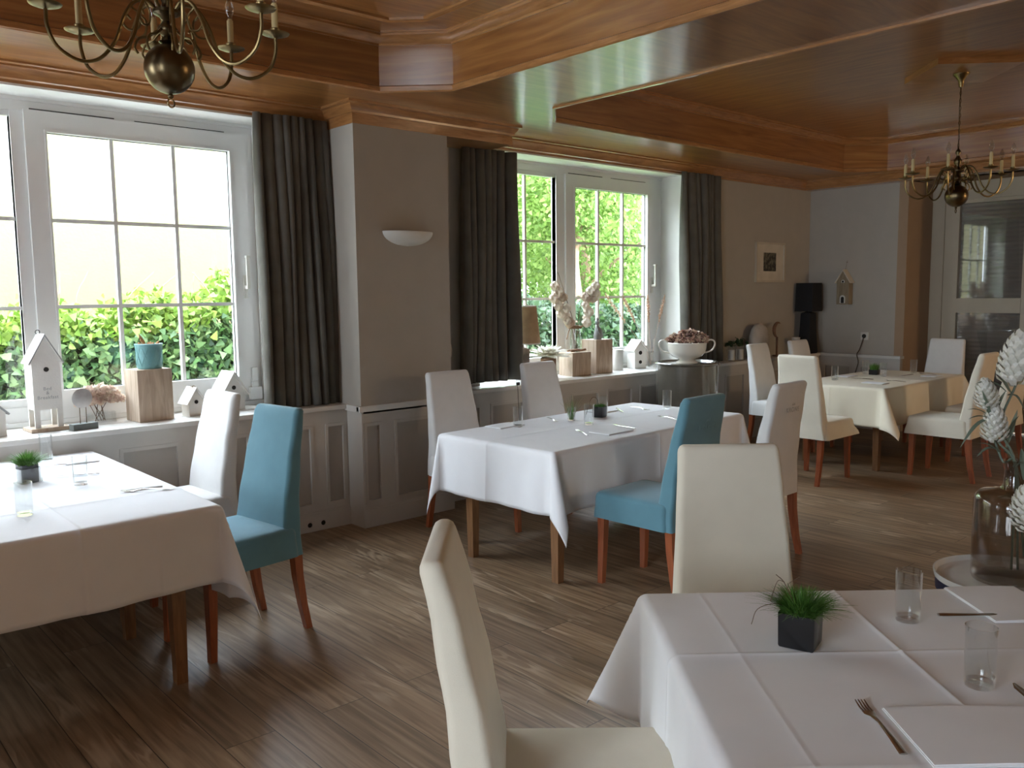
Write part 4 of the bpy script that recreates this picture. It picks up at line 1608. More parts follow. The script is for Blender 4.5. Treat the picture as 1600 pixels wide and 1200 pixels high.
block('limed wooden block carrying the turquoise pot', 1.850, 5.455, .08, .215, .19, .318)
t = thing('ceramic_pot', 'turquoise ceramic pot of orange dried cones on a wooden block', 'pot', (1.862, 5.455, SZ + .319))
bm = bmesh.new()
lathe(bm, [(.068, 0), (.074, .006), (.077, .03), (.076, .10), (.081, .142), (.083, .152), (.080, .154), (.073, .14), (.07, .11)], 36)
obj('pot', bm, M['tealpot'], t)
bm = bmesh.new()
for k in range(10):
    for s in (-1, 1):
        pts = [(.0785 * math.cos(a), .0785 * math.sin(a), .02 + .11 * q / 6) for q, a in [(q, 2 * PI * k / 10 + s * .55 * q / 6) for q in range(7)]]
        tube(bm, pts, .0012, 4)
obj('diamond_relief', bm, M['tealpot'], t)
bm = bmesh.new()
for (x_, y_, l_, a_, b_) in [(-.02, 0, .085, -.45, 0), (-.045, .01, .03, -.3, .2), (.01, -.03, .03, .3, 0), (.045, 0, .035, .5, 0), (.02, .03, .03, .2, .3), (-.01, -.04, .028, -.4, -.2), (.0, .0, .03, 0, 0), (.05, -.02, .02, .6, 0)]:
    rings = []
    for q in range(8):
        u = q / 7
        rr = .0125 * math.sin(PI * min(.97, u * .9 + .12)) * (1 + .2 * math.sin(q * 3))
        rings.append([(x_ + l_ * u * math.sin(a_) + rr * math.cos(g), y_ + l_ * u * math.sin(b_) + rr * math.sin(g), .135 + l_ * u + 0) for g in [2 * PI * e / 8 for e in range(8)]])
    loft(bm, rings)
obj('dried_cones', bm, plain('orange_dried_cones', (.42, .20, .08), .8, .5, 90, var=.25), t)

# ------------------------------------------------ second window sill
t = thing('table_lamp', 'burlap shaded table lamp half behind the curtain', 'lamp', (5.07, 5.525, SZ))
bm = bmesh.new()
loft(bm, [rring(z, 0, w, w, .01, 3) for z, w in ((0, .055), (.015, .055), (.02, .045), (.27, .045), (.275, .03), (.285, .012), (.33, .010))])
obj('base', bm, M['lattice'], t, angle=30)
bm = bmesh.new()
lathe(bm, [(.158, .315), (.122, .645), (.1205, .645), (.1565, .315)], 40, cap0=False, cap1=False)
o = obj('shade', bm, M['burlap'], t)
bm = bmesh.new()
lathe(bm, [(.159, .313), (.1585, .325), (.1565, .325), (.157, .313)], 40, cap0=False, cap1=False)
obj('shade_rim', bm, M['sill'], t)
bm = bmesh.new()
lathe(bm, [(.1235, .636), (.1225, .647), (.120, .647), (.121, .636)], 40, cap0=False, cap1=False)
obj('shade_rim', bm, M['sill'], t)
bm = bmesh.new()
tube(bm, smoothpts([(-.05, 0, .01), (-.16, -.1, .03), (-.28, -.22, .002), (-.375, -.34, .012), (-.39, -.362, -.05), (-.385, -.362, -.15), (-.375, -.362, -.28)], 6), .0022, 6)
c = obj('cord', bm, M['cord'], t)
bm = bmesh.new(); bx(bm, -.385, -.355, -.352, -.335, .003, .03, bev=.006)
o = obj('switch', bm, M['cord'], t)
t = thing('dahlia_ornament', 'large white paper dahlia in a brown bowl', 'ornament', (5.32, 5.46, SZ))
bm = bmesh.new(); lathe(bm, [(.05, 0), (.062, .01), (.068, .08), (.07, .18), (.064, .185), (.06, .1), (.05, .02)], 28)
obj('bowl', bm, M['birch'], t)
bm = bmesh.new()
q = random.Random(4)
for ring_, (n, L, el) in enumerate([(18, .21, .12), (16, .19, .42), (13, .155, .75), (9, .12, 1.1), (5, .08, 1.4)]):
    for i in range(n):
        a = 2 * PI * (i + .5 * ring_) / n + q.uniform(-.06, .06)
        e_ = el + q.uniform(-.08, .08)
        d_ = Vector((math.cos(a) * math.cos(e_), math.sin(a) * math.cos(e_), math.sin(e_)))
        sd = Vector((-math.sin(a), math.cos(a), 0))
        up_ = d_.cross(sd) * -1
        c0 = Vector((0, 0, .20))
        prev = None
        for k in range(5):
            u = k / 4
            w_ = .031 * math.sin(PI * (.15 + .85 * u)) if k < 4 else .001
            p_ = c0 + d_ * L * u + Vector((0, 0, -.02 * u * u))
            cur = (bm.verts.new(p_ - sd * w_ + up_ * .004), bm.verts.new(p_ - up_ * .003), bm.verts.new(p_ + sd * w_ + up_ * .004))
            if prev:
                bm.faces.new((prev[0], prev[1], cur[1], cur[0])); bm.faces.new((prev[1], prev[2], cur[2], cur[1]))
            prev = cur
obj('petals', bm, M['petal'], t, smooth=False)['kind'] = 'stuff'
block('shorter limed wooden block carrying the glass of seed pods', 5.66, 5.46, -.13, .215, .20, .215)
block('taller limed wooden block carrying the grey figurine', 5.99, 5.49, -.06, .215, .20, .315)
# vase with physalis twigs
t = thing('seed_pod_vase', 'glass of papery seed pods with a twig wreath on the short block', 'vase', (5.665, 5.46, SZ + .216))
bm = bmesh.new(); lathe(bm, [(.045, 0), (.05, .006), (.052, .12), (.045, .20), (.048, .235), (.045, .235), (.042, .20), (.049, .12), (.045, .01)], 30)
obj('glass_body', bm, M['tumbler'], t)
bm = bmesh.new()
tube(bm, smoothpts([(-.09, -.03, .012), (-.03, -.05, .018), (.03, -.045, .014), (.10, -.03, .018)], 5), [.011] * 16, 8)
tube(bm, smoothpts([(-.08, .02, .01), (0, .05, .012), (.08, .03, .014)], 5), [.009] * 11, 8)
obj('driftwood', bm, M['birch'], t)
bm = bmesh.new()
for k in range(14):
    a0 = k * .7
    pts = [((.058 + .012 * math.sin(k + j)) * math.cos(a0 + j * .42), (.058 + .01 * math.cos(k * 2 + j)) * math.sin(a0 + j * .42), .225 + .012 * math.sin(j * 1.3 + k)) for j in range(8)]
    tube(bm, pts, .004, 5)
tube(bm, smoothpts([(-.05, 0, .225), (-.10, -.02, .20), (-.145, -.03, .12)], 5), .0045, 5)
tube(bm, smoothpts([(.05, 0, .225), (.09, 0, .235), (.12, .0, .22)], 5), .0045, 5)
obj('twig_wreath', bm, M['birch'], t)
bm = bmesh.new(); pods = []
stems = [[(0, 0, .02), (-.02, 0, .25), (-.10, .0, .45), (-.22, .0, .72)], [(.01, 0, .02), (.03, 0, .25), (.08, .0, .45), (.13, .0, .70)],
         [(0, .01, .02), (-.05, .01, .26), (-.18, .02, .40), (-.28, .02, .58)], [(.01, .01, .02), (.06, .01, .25), (.16, .02, .40), (.26, .02, .60)]]
for s_ in stems:
    tube(bm, smoothpts(s_, 6), .0028, 6)
obj('stem', bm, M['twig'], t)
bm = bmesh.new()
q = random.Random(9)
for (x_, z_) in [(-.26, .60), (-.24, .54), (-.20, .50), (-.16, .47), (-.21, .42), (-.15, .40), (-.17, .35), (-.11, .34), (-.13, .29), (-.08, .27), (-.26, .49), (.20, .55), (.24, .60), (.17, .48), (.13, .42), (.22, .48), (.16, .36), (.24, .53), (.18, .30), (.14, .26), (.09, .50)]:
    y_ = q.uniform(-.04, .04)
    rr_ = q.uniform(.034, .048)
    rings = []
    for e in range(7):
        u = e / 6
        r0 = rr_ * math.sin(PI * (.06 + .9 * u)) ** .8
        rings.append([(x_ + r0 * (1 + .28 * math.cos(5 * g + e)) * math.cos(g), y_ + r0 * (1 + .28 * math.cos(5 * g + e)) * math.sin(g), z_ + rr_ * 2.2 * (.5 - u) * 1.0) for g in [2 * PI * f / 15 for f in range(15)]])
    loft(bm, rings)
obj('seed_pods', bm, M['physalis'], t)['kind'] = 'stuff'
# figurine
t = thing('figurine', 'small grey seated figurine on the tall wooden block', 'figurine', (5.975, 5.47, SZ + .316), .3)
bm = bmesh.new()
lathe(bm, [(.045, 0), (.047, .012), (.03, .014)], 16, sy=.8)
obj('base', bm, M['statue'], t)
bm = bmesh.new()
lathe(bm, [(.042, .012), (.046, .03), (.040, .06), (.030, .095), (.024, .115), (.014, .13), (.012, .138)], 16, (0, 0, 0), 1, .8)
sphere(bm, (-.008, 0, .155), .022, 14, 10, (.9, .9, 1.1))
tube(bm, smoothpts([(.022, -.01, .11), (.03, -.025, .08), (.012, -.035, .055)], 4), .009, 8)
tube(bm, smoothpts([(-.022, -.01, .11), (-.034, -.025, .08), (-.012, -.036, .05)], 4), .009, 8)
tube(bm, smoothpts([(.02, 0, .03), (.03, -.03, .045), (.0, -.045, .03)], 4), .012, 8)
tube(bm, smoothpts([(.0, .0, .17), (.016, -.004, .19), (.034, -.008, .182)], 4), [.007, .007, .007, .007, .006, .005, .004, .003, .002], 6)
tube(bm, smoothpts([(-.012, .0, .17), (.0, .004, .20), (.018, .006, .198)], 4), [.006, .006, .006, .006, .005, .004, .004, .003, .002], 6)
obj('figure', bm, M['statue'], t)
# small white pillar candle lantern
bm = bmesh.new(); lathe(bm, [(.048, 0), (.05, .004), (.05, .19), (.047, .2), (.02, .2)], 24)
o = obj('pillar_candle', bm, M['white']); o.location = (6.30, 5.50, SZ)
tag(o, 'pale ribbed pillar candle between tall block and white birdhouse', 'candle')
birdhouse('birdhouse', 'white slatted birdhouse with two holes on the second sill', 6.60, 5.52, -.28 + PI / 2 * 0, .13, .14, .19, .08, .03, holes=[(.58, .019), (.24, .017)])
# pampas glass
t = thing('pampas_vase', 'clear glass of pink pampas grass left of the big glazed cylinder', 'vase', (6.80, 5.50, SZ))
bm = bmesh.new(); lathe(bm, [(.03, 0), (.034, .004), (.034, .16), (.03, .16), (.03, .01)], 24)
obj('glass_body', bm, M['tumbler'], t)
q = random.Random(5)
plumes = [((.19, -.02, .70), .26), ((-.08, -.02, .70), .22), ((-.62, .05, .72), .2), ((-.38, .04, .70), .2)]
bs_ = bmesh.new(); Pp = []
for (tip, pl) in plumes:
    c_ = smoothpts([(0, 0, .02), (tip[0] * .25, tip[1] * .2, .25), (tip[0] * .65, tip[1] * .6, .5), tip], 8)
    tube(bs_, c_, .0015, 5)
    n_ = len(c_); k0 = int(n_ * .6)
    for k in range(k0, n_):
        w_ = .014 * math.sin(PI * (k - k0 + .6) / (n_ - k0 + .4))
        for _ in range(34):
            Pp.append((c_[k].x + q.gauss(0, w_ * .6), c_[k].y + q.gauss(0, w_ * .6), c_[k].z + q.uniform(-.02, .02)))
obj('stem', bs_, M['pampas'], t)
leaf_cloud('plume', Pp, .02, M['pampas'], 77, 'thin', parent=t)['kind'] = 'stuff'

# ------------------------------------------------ glazed cylinder with tureen
t = thing('glazed_cylinder', 'large round taupe glazed pedestal in front of the panelling', 'pedestal', (6.54, 4.86, 0))
bm = bmesh.new()
lathe(bm, [(.285, 0), (.29, .01), (.29, .925), (.292, .935), (.305, .942), (.308, .955), (.30, .962), (.27, .962), (.262, .950), (.01, .948)], 64)
obj('drum', bm, M['glaze'], t)
t = thing('tureen', 'ivory porcelain tureen filled with dried red hydrangeas', 'tureen', (6.51, 4.84, .949), -.73)
bm = bmesh.new()
lathe(bm, [(.085, 0), (.098, .004), (.096, .014), (.066, .03), (.08, .045), (.13, .068), (.158, .10), (.168, .14), (.172, .175), (.176, .19), (.172, .194), (.166, .185), (.155, .14), (.1, .08), (.02, .06)], 44, sx=1.05)
obj('bowl', bm, M['porcelain'], t)
for s_ in (-1, 1):
    bm = bmesh.new()
    hd_ = [(s_ * .17, 0, .185), (s_ * .21, 0, .215), (s_ * .25, 0, .205), (s_ * .258, 0, .165), (s_ * .225, 0, .115), (s_ * .15, 0, .095)]
    tube(bm, smoothpts(hd_, 5), .008, 8)
    obj('handle', bm, M['porcelain'], t)
q_ = [(-.11, 0, .24), (-.04, -.03, .27), (.03, -.02, .28), (.10, 0, .26), (.15, .02, .23), (-.14, .03, .22), (-.07, -.07, .22), (.06, -.08, .22), (0, .05, .27), (.13, -.05, .21), (-.01, -.1, .21)]
P = np.concatenate([blossoms(None, 90, .052, c_, 90 + i, .9) for i, c_ in enumerate(q_)])
leaf_cloud('flower_heads', P, .030, M['driedred'], 91, parent=t)['kind'] = 'stuff'
bm = bmesh.new()
for c_ in q_:
    sphere(bm, c_, .038, 10, 6)
obj('flower_cores', bm, bpy.data.materials['dark_dried_core'] if 'dark_dried_core' in bpy.data.materials else plain('dark_dried_core', (.10, .05, .035), .9), t)

# ------------------------------------------------ ledge in the corner
for (x_, lb) in ((7.93, 'lidless glass jar with leaves on the dark ledge, next to the curtain'), (8.10, 'glass jar holding a white candle beside the stone egg')):
    t = thing('glass_jar', lb, 'jar', (x_, 5.31, SZ), 0, 'glass jars on the ledge')
    bm = bmesh.new(); lathe(bm, [(.055, 0), (.06, .005), (.06, .17), (.055, .17), (.054, .01)], 24)
    obj('glass_body', bm, M['tumbler'], t)
    bm = bmesh.new(); lathe(bm, [(.036, .008), (.036, .115), (.03, .12), (.006, .12)], 18)
    obj('candle', bm, M['white'], t)
    leaf_cloud('leaves', [(rnd.gauss(0, .05), rnd.gauss(0, .03), .19 + rnd.gauss(0, .02)) for _ in range(26)], .05, M['hedged'], int(x_ * 10), parent=t)
t = thing('stone_egg', 'pale upright stone egg on the corner ledge', 'ornament', (8.47, 5.31, SZ))
bm = bmesh.new()
lathe(bm, [(.06, 0), (.10, .02), (.15, .09), (.172, .17), (.165, .25), (.13, .33), (.08, .375), (.03, .392), (.002, .395)], 36, sy=.45)
obj('egg', bm, M['eggstone'], t)
t = thing('bird_ornament', 'rusty crescent shaped ornament on a slim stand beside the egg', 'ornament', (8.84, 5.31, SZ))
bm = bmesh.new()
tube(bm, [(0, 0, .01), (0, 0, .22)], .012, 8)
lathe(bm, [(.05, 0), (.05, .012), (.01, .014)], 20)
obj('stand', bm, M['rust'], t)
bm = bmesh.new()
cpts = [(.02 + .085 * math.cos(a), 0, .30 + .085 * math.sin(a)) for a in [math.radians(60 + 210 * k / 16) for k in range(17)]]
tube(bm, cpts, [.004 + .016 * math.sin(PI * k / 16) for k in range(17)], 8)
obj('crescent', bm, M['rust'], t)
t = thing('pale_cup', 'small pale cup on the ledge in front of the black lamp', 'cup', (9.22, 5.29, SZ))
bm = bmesh.new(); lathe(bm, [(.02, 0), (.03, .003), (.012, .03), (.012, .14), (.045, .17), (.05, .2), (.046, .2), (.03, .17)], 20)
obj('cup', bm, M['plastic'], t)
t = thing('black_lamp', 'black lamp with black box shade in the corner', 'lamp', (9.47, 5.28, SZ))
bm = bmesh.new(); loft(bm, [rring(z, 0, w, w * .9, .01, 3) for z, w in ((0, .09), (.02, .095), (.25, .078), (.48, .07), (.50, .02), (.52, .015))])
obj('base', bm, M['lampblack'], t)
bm = bmesh.new(); loft(bm, [rring(z, 0, w, w, .012, 3) for z, w in ((.50, .115), (.835, .108))])
obj('shade', bm, M['lampblack'], t)
# picture
t = thing('framed_picture', 'small dark print in a wide cream mount and thin frame', 'picture', (8.82, YU, 1.93))
bm = bmesh.new()
w_, h_ = .30, .225
for i_, (a_, b_, c_, d_) in enumerate(((-w_, -w_ + .022, -h_, h_), (w_ - .022, w_, -h_, h_), (-w_ + .022, w_ - .022, -h_, -h_ + .022), (-w_ + .022, w_ - .022, h_ - .022, h_))):
    bx(bm, a_, b_, -.028, 0, c_, d_)
obj('frame', bm, M['frame'], t, smooth=False)
box('mount', -w_ + .02, w_ - .02, -.012, -.002, -h_ + .02, h_ - .02, M['mount'], t)
mp, ntm, bb_ = mat('dark_engraving')
v_ = coords(ntm, (1, 1, 1)); n_ = N(ntm, 'ShaderNodeTexNoise'); n_.inputs['Scale'].default_value = 26; n_.inputs['Detail'].default_value = 3
ntm.links.new(v_, n_.inputs['Vector'])
ntm.links.new(ramp(ntm, [(.42, (.03, .025, .018)), (.6, (.16, .14, .09))], n_.outputs['Fac']), bb_.inputs['Base Color'])
box('print', -.135, .125, -.0135, -.0118, -.10, .11, mp, t)
# wall birdhouse
t = thing('wall_birdhouse', 'narrow wooden birdhouse hanging on the end wall', 'birdhouse', (9.66, 4.93, 1.44))
t.rotation_euler = (0, 0, -PI / 2)
bm = bmesh.new()
W, HB, HR = .15, .27, .12
pr = [(-W / 2, 0), (W / 2, 0), (W / 2, HB), (0, HB + HR), (-W / 2, HB)]
loft(bm, [[(p, -.05, q) for p, q in pr], [(p, .045, q) for p, q in pr]])
obj('body', bm, M['tan'], t, smooth=False)
bm = bmesh.new()
sl = math.atan2(HR, W / 2); L = math.hypot(HR, W / 2) + .03
for s in (-1, 1):
    dx, dz, nx, nz = s * math.cos(sl), -math.sin(sl), s * math.sin(sl), math.cos(sl)
    a = Vector((0, 0, HB + HR + .001))
    p = [a, a + Vector((dx * L, 0, dz * L)), a + Vector((dx * L + nx * .01, 0, dz * L + nz * .01)), a + Vector((0, 0, .016))]
    loft(bm, [[(q.x, -.065, q.z) for q in p], [(q.x, .045, q.z) for q in p]])
obj('roof', bm, M['mount'], t, smooth=False)
for (z_, r_, k_) in ((.265, .014, 0), (.055, .022, 1)):
    bm = bmesh.new()
    pts_ = [(r_ * 1.5 * math.cos(a), r_ * 1.5 * math.sin(a) + z_ + (.02 if k_ else 0)) for a in [PI * g / 10 for g in range(11)]] + [(-r_ * 1.5, z_ - r_ * (1.9 if k_ else 1)), (r_ * 1.5, z_ - r_ * (1.9 if k_ else 1))]
    loft(bm, [[(p, -.053, q) for p, q in pts_], [(p, -.05, q) for p, q in pts_]])
    e = obj('opening_surround', bm, M['plastic'], t, smooth=False)
    bm = bmesh.new()
    pts_ = [(r_ * .85 * math.cos(a), r_ * .85 * math.sin(a) + z_ + (.015 if k_ else 0)) for a in [PI * g / 10 for g in range(11)]] + [(-r_ * .85, z_ - r_ * (1.8 if k_ else .8)), (r_ * .85, z_ - r_ * (1.8 if k_ else .8))]
    loft(bm, [[(p, -.055, q) for p, q in pts_], [(p, -.0525, q) for p, q in pts_]])
    obj('opening', bm, M['hole'], t, smooth=False)
bm = bmesh.new()
tube(bm, [(0, .0, HB + HR), (0, .04, HB + HR + .12)], .0015, 5); tube(bm, [(-.012, .04, HB + HR + .10), (.012, .04, HB + HR + .10)], .002, 5)
obj('hanger', bm, M['twig'], t)
# socket and cables
t = thing('wall_socket', 'white wall socket with a dark plug and hanging cable', 'socket', (X1, 4.695, 1.072))
box('plate', -.012, .001, -.045, .045, -.045, .045, M['plastic'], t, .004)
bm = bmesh.new(); sphere(bm, (-.02, 0, 0), .024, 14, 8, (1, 1, 1))
obj('plug', bm, M['cord'], t)
bm = bmesh.new(); tube(bm, smoothpts([(-.03, 0, -.01), (-.035, .01, -.06), (-.03, .045, -.16), (-.10, .04, -.212), (-.10, .02, -.30), (-.10, .05, -.42), (-.10, .15, -.8)], 6), .006, 6)
obj('cable', bm, M['jute'], t)
t = thing('curtain_tieback', 'small pale hook with a dark cord left of the pillar side curtain', 'hook', (4.16, YU, 1.17))
bm = bmesh.new(); lathe(bm, [(.0, -.06), (.022, -.05), (.026, 0), (.018, .05), (.004, .056)], 16, (0, -.024, 0), sy=.6)
obj('weight', bm, M['plastic'], t)
bm = bmesh.new(); tube(bm, [(0, -.02, .05), (-.01, -.01, .09)], .005, 6)
obj('hook', bm, M['cord'], t)
bm = bmesh.new(); tube(bm, [(-.01, -.02, -.05), (-.015, -.02, -.16), (-.018, -.02, -.30)], .006, 6)
obj('cord', bm, M['jute'], t)
# sconce
t = thing('wall_sconce', 'white plaster half bowl sconce on the pillar', 'wall lamp', (3.533, CYF, 2.052))
bm = bmesh.new()
rings = []
for k in range(13):
    u = k / 12
    f = math.sqrt(max(0, 1 - (1 - u) ** 2)) if k else .03
    rings.append([(.207 * f * math.cos(a), -.115 * f * math.sin(a) , -.10 * (1 - u)) for a in [PI * g / 24 for g in range(25)]])
for f, z in ((.975, 0), (.90, -.03), (.6, -.06), (.1, -.075)):
    rings.append([(.207 * f * math.cos(a), -.115 * f * math.sin(a), z) for a in [PI * g / 24 for g in range(25)]])
loft(bm, rings, False, False, False)
obj('bowl', bm, M['plaster'], t)
bm = bmesh.new(); bx(bm, -.08, .08, -.012, 0, -.06, -.02)
obj('wall_bracket', bm, M['plaster'], t)

# ================================================================== CHANDELIERS
CH = []
def chandelier(label, x, y, z, ztop, ang):
    global CH
    t = thing('chandelier', label, 'chandelier', (x, y, z), ang, 'brass chandeliers')
    if CH:
        for root_src in CH:
            c = root_src.copy(); col.objects.link(c); c.parent = t
            for g in root_src.children:
                d = g.copy(); col.objects.link(d); d.parent = c
                for g2 in g.children:
                    pass
    else:
        bm = bmesh.new()
        lathe(bm, [(.003, -.098), (.008, -.094), (.010, -.088), (.006, -.082)] + [(.082 * math.sin(a), -.082 * math.cos(a)) for a in [PI * (k + .8) / 20 for k in range(19)]] +
              [(.022, .082), (.03, .088), (.018, .096), (.014, .106), (.030, .118), (.034, .13), (.022, .145), (.014, .155), (.026, .17), (.044, .18), (.044, .19), (.02, .20), (.013, .215), (.026, .24), (.028, .262), (.014, .285), (.010, .30), (.02, .315), (.018, .33), (.006, .345), (.004, .36)], 32)
        a_ = obj('column', bm, M['brassdark'], t, angle=60); CH.append(a_)
        bm = bmesh.new()
        tube(bm, [(.014 * math.cos(a), 0, -.112 + .014 * math.sin(a)) for a in [2 * PI * k / 16 for k in range(17)]], .003, 6)
        CH.append(obj('ring', bm, M['brassdark'], t))
        for k in range(8):
            a = 2 * PI * k / 8 + .2
            ca, sa = math.cos(a), math.sin(a)
            P_ = lambda r, z: (r * ca, r * sa, z)
            bm = bmesh.new()
            tube(bm, smoothpts([P_(.03, .185), P_(.06, .215), P_(.10, .205), P_(.135, .15), P_(.165, .07), P_(.215, .01), (.275 * ca, .275 * sa, -.002), P_(.335, .035), P_(.36, .095), P_(.362, .148)], 6), .0062, 8)
            # inner scroll
            tube(bm, smoothpts([P_(.11, .19), P_(.085, .165), P_(.09, .125), P_(.12, .115), P_(.14, .14), P_(.125, .16), P_(.112, .148)], 5), .0038, 6)
            tube(bm, smoothpts([P_(.03, .125), P_(.06, .10), P_(.09, .09), P_(.105, .06), P_(.095, .04)], 5), .0042, 6)
            arm = obj('arm', bm, M['brass'], t)
            bm = bmesh.new()
            lathe(bm, [(.004, .146), (.012, .150), (.03, .153), (.048, .160), (.05, .163), (.03, .1585), (.014, .158), (.012, .164), (.017, .17), (.017, .18), (.013, .182), (.005, .182)], 24, (.362 * ca, .362 * sa, 0))
            obj('drip_pan', bm, M['brass'], arm, angle=60)
            bm = bmesh.new()
            lathe(bm, [(.0115, .18), (.0115, .262), (.008, .264), (.008, .268)], 14, (.362 * ca, .362 * sa, 0))
            obj('candle_sleeve', bm, M['candle'], arm)
            bm = bmesh.new()
            lathe(bm, [(.008, .266), (.009, .278), (.016, .292), (.0175, .305), (.014, .322), (.007, .34), (.001, .352)], 16, (.362 * ca, .362 * sa, 0))
            obj('bulb', bm, M['bulb'], arm)
            CH.append(arm)
    # suspension of its own length
    L = ztop - z
    bm = bmesh.new()
    lathe(bm, [(.008, L - .10), (.014, L - .098), (.018, L - .075), (.02, L - .05), (.035, L - .035), (.037, L - .028), (.055, L - .012), (.058, L - .002), (.03, L)], 28)
    obj('ceiling_rose', bm, M['brass'], t, angle=60)
    bm = bmesh.new()
    n_ = int((L - .10 - .355) / .026)
    for k in range(n_):
        zz = .358 + (L - .10 - .358) * (k + .5) / n_
        pts = []
        for g in range(13):
            an = 2 * PI * g / 12
            u_, v2_ = .0065 * math.cos(an), .016 * math.sin(an)
            pts.append((u_, 0, zz + v2_) if k % 2 else (0, u_, zz + v2_))
        tube(bm, pts, .0016, 5)
    tube(bm, smoothpts([(0, 0, .35), (.008, .004, .35 + (L - .45) * .3), (-.006, .003, .35 + (L - .45) * .65), (0, 0, L - .10)], 5), .002, 5)
    obj('chain', bm, M['brassdark'], t)['kind'] = 'stuff'
    return t


chandelier('brass chandelier cut off by the top left of the picture', 1.148, 3.011, 2.387, ZT - .045, .35)
chandelier('brass chandelier hanging whole in the far coffer', 6.87, 2.65, 2.305, ZT - .045, 0)

# ================================================================== TRAY TABLE WITH VASE
VX, VY = 3.255, 1.02
t = thing('tray_table', 'round white and navy tray table behind the nearest table', 'side table', (VX, VY, 0))
bm = bmesh.new(); lathe(bm, [(.01, .585), (.235, .585), (.240, .587), (.245, .61), (.240, .61), (.233, .592), (.01, .590)], 56)
obj('tray', bm, M['trayw'], t, angle=50)
bm = bmesh.new(); lathe(bm, [(.01, .53), (.20, .53), (.236, .545), (.238, .583), (.01, .584)], 56)
obj('tray_body', bm, M['navy'], t, angle=50)
for k in range(3):
    a = 2 * PI * k / 3
    bm = bmesh.new(); tube(bm, [(.15 * math.cos(a), .15 * math.sin(a), .54), (.2 * math.cos(a), .2 * math.sin(a), 0)], .012, 8)
    obj('leg', bm, M['navy'], t)
t = thing('demijohn_vase', 'big smoked glass bottle vase on the round tray table', 'vase', (VX, VY, .591))
bm = bmesh.new()
lathe(bm, [(.11, 0), (.122, .006), (.126, .02), (.126, .28), (.122, .30), (.108, .315), (.07, .322), (.045, .33), (.036, .345), (.034, .40), (.037, .425), (.040, .43), (.035, .432), (.031, .42), (.031, .345), (.04, .326), (.104, .31), (.119, .29), (.121, .03), (.115, .014), (.01, .012)], 48)
obj('glass_body', bm, M['smoke'], t)
# flowers
def protea(bm, c, ax, L, Rr, seed):
    q = random.Random(seed)
    ax = Vector(ax).normalized(); u = ax.orthogonal().normalized(); v = ax.cross(u)
    n = 84
    for i in range(n):
        f = (i + .5) / n
        a = i * 2.39996
        h_ = (f - .5) * L * .95
        rr = Rr * (math.sin(PI * min(1, .22 + .78 * f)) ** .6) * (1 if f < .6 else 1)
        rd = math.cos(a) * u + math.sin(a) * v
        op = .55 * (1 - f) + .12
        dr = (rd * op + ax * (1 - op * .5)).normalized()
        p0 = Vector(c) + ax * (h_ - L * .05) + rd * rr * .72
        sd = ax.cross(rd)
        ln = Rr * .85
        out = rd
        pts = [p0 - sd * Rr * .16, p0 + sd * Rr * .16, p0 + dr * ln * .5 + sd * Rr * .27 + out * Rr * .10, p0 + dr * ln * .85 + sd * Rr * .14 + out * Rr * .10, p0 + dr * ln * 1.0 + out * Rr * .02,
               p0 + dr * ln * .85 - sd * Rr * .14 + out * Rr * .10, p0 + dr * ln * .5 - sd * Rr * .27 + out * Rr * .10]
        mid = bm.verts.new(p0 + dr * ln * .5 + out * Rr * .26)
        vs = [bm.verts.new(x_) for x_ in pts]
        for k in range(7):
            bm.faces.new((vs[k], vs[(k + 1) % 7], mid))
    sphere(bm, c, 1, 12, 8, (Rr * .70, Rr * .70, L * .42))


def longleaf(bm, p0, p1, sag, w):
    p0, p1 = Vector(p0), Vector(p1)
    d = (p1 - p0)
    sd = d.cross(Vector((0, 0, 1))).normalized()
    prev = None
    for k in range(8):
        u = k / 7
        p = p0 + d * u + Vector((0, 0, sag * math.sin(PI * u)))
        ww = w * math.sin(PI * (.12 + .86 * u))
        cur = (bm.verts.new(p - sd * ww + Vector((0, 0, ww * .4))), bm.verts.new(p), bm.verts.new(p + sd * ww + Vector((0, 0, ww * .4))))
        if prev:
            bm.faces.new((prev[0], prev[1], cur[1], cur[0])); bm.faces.new((prev[1], prev[2], cur[2], cur[1]))
        prev = cur


neck = Vector((VX, VY, 1.02))
def fl(label, head, ax, L, Rr, seed, base, leaves, mid=None):
    t = thing('artificial_protea', label, 'flower', (VX, VY, .591), 0, 'white cone flowers in the smoked bottle')
    o_ = Vector((VX, VY, .591))
    bm = bmesh.new()
    protea(bm, Vector(head) - o_, ax, L, Rr, seed)
    obj('flower_head', bm, M['protea'], t, smooth=False)
    bm = bmesh.new()
    hb = Vector(head) - Vector(ax).normalized() * L * .45
    mid_ = Vector(mid) if mid else neck + (hb - neck) * .45 + Vector((0, 0, -.01))
    tube(bm, smoothpts([Vector(base) - o_, neck - o_ + Vector((0, 0, -.02)), mid_ - o_, hb - o_], 6), .0042, 7)
    obj('stem', bm, M['sage'], t)
    bm = bmesh.new()
    for (a_, b_, s_, w_) in leaves:
        longleaf(bm, Vector(a_) - o_, Vector(b_) - o_, s_, w_)
    obj('leaves', bm, M['sage'], t, smooth=False)
    return t


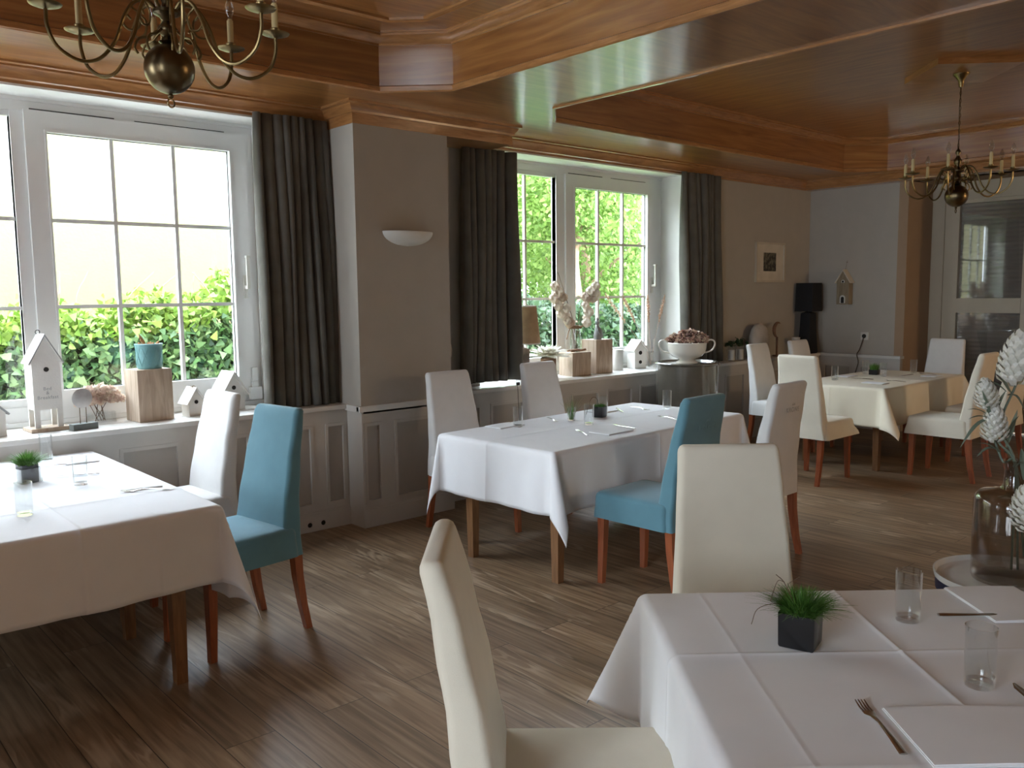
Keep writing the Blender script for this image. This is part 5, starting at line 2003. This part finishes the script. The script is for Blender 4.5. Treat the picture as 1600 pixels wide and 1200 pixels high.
S_ = lambda px, py: Vector((VX, VY, 0)) + Vector(tuple(rt2 * ((px - 1578) / 445.0))) + Vector((0, 0, .6 - (py - 905) / 445.0 * 1.0 - 0))
def at(px, py, off=0.):
    """a point in the vertical plane through the vase that faces along the room diagonal"""
    d = rt2 * ((px - 800) / FPX) + dn2 * ((py - 600) / FPX) + fw
    tt = (3.02 + off) / 1.0
    return Vector((0, 0, CAM_H)) + d * tt
fl('biggest white cone flower at the top right of the smoked bottle', at(1592, 565), (.15, 0, 1), .17, .056, 1, at(1590, 890),
   [(at(1572, 612), at(1524, 600, -.02), .02, .009), (at(1580, 615), at(1560, 575, .03), -.01, .012), (at(1575, 618), at(1600, 640), .02, .014)], at(1562, 668))
fl('upper left white cone flower with open green bracts above the smoked bottle', at(1541, 618), (-.15, .12, 1), .095, .034, 2, at(1600, 870),
   [(at(1545, 650), at(1512, 640), .01, .008), (at(1550, 655), at(1513, 655, -.03), .01, .008), (at(1552, 655), at(1500, 700, -.02), .03, .011), (at(1552, 655), at(1572, 610), .01, .008), (at(1550, 660), at(1535, 610, -.05), .0, .008)], at(1560, 690))
fl('lower white cone flower standing just above the bottle neck', at(1554, 665), (-.03, .02, 1), .115, .038, 3, at(1580, 890),
   [(at(1563, 705), at(1526, 714, -.03), .02, .010), (at(1568, 705), at(1596, 752, -.04), .02, .012), (at(1560, 706), at(1528, 693), .01, .009), (at(1572, 700), at(1590, 640), .0, .011), (at(1570, 690), at(1592, 650, -.05), .01, .011)], at(1568, 722))
fl('white cone flower hanging low at the right picture edge beside the bottle', at(1612, 800, -.16), (-.3, .1, .9), .14, .055, 4, neck,
   [(at(1600, 750, -.1), at(1596, 700, -.05), .01, .01)], neck + Vector((.05, -.06, .05)))

# ================================================================== WARM LAMP ADDED OUT OF VIEW TO LIGHT THE FAR TABLE
def added_warm_lamp(x, y, z, rz, power, label):
    t = thing('added_lit_sconce', label, 'wall lamp', (x, y, z), rz)
    bm = bmesh.new()
    rings = []
    for k in range(9):
        u = k / 8
        f = math.sqrt(max(0, 1 - (1 - u) ** 2)) if k else .03
        rings.append([(.207 * f * math.cos(a), .115 * f * math.sin(a), -.10 * (1 - u)) for a in [PI * g / 16 for g in range(17)]])
    loft(bm, rings, False, False, False)
    obj('bowl', bm, M['plaster'], t)
    l = bpy.data.lights.new('added_warm_light', 'POINT')
    l.energy = power
    l.color = (1, .72, .44)
    l.shadow_soft_size = .12
    o = bpy.data.objects.new('added_warm_light', l)
    col.objects.link(o)
    o.location = (x, y + (.25 if abs(rz) < .1 else 0), z + .12)
    return t


added_warm_lamp(8.9, Y0, 2.05, 0, 55, 'unseen half bowl sconce added on the south wall for warm light')
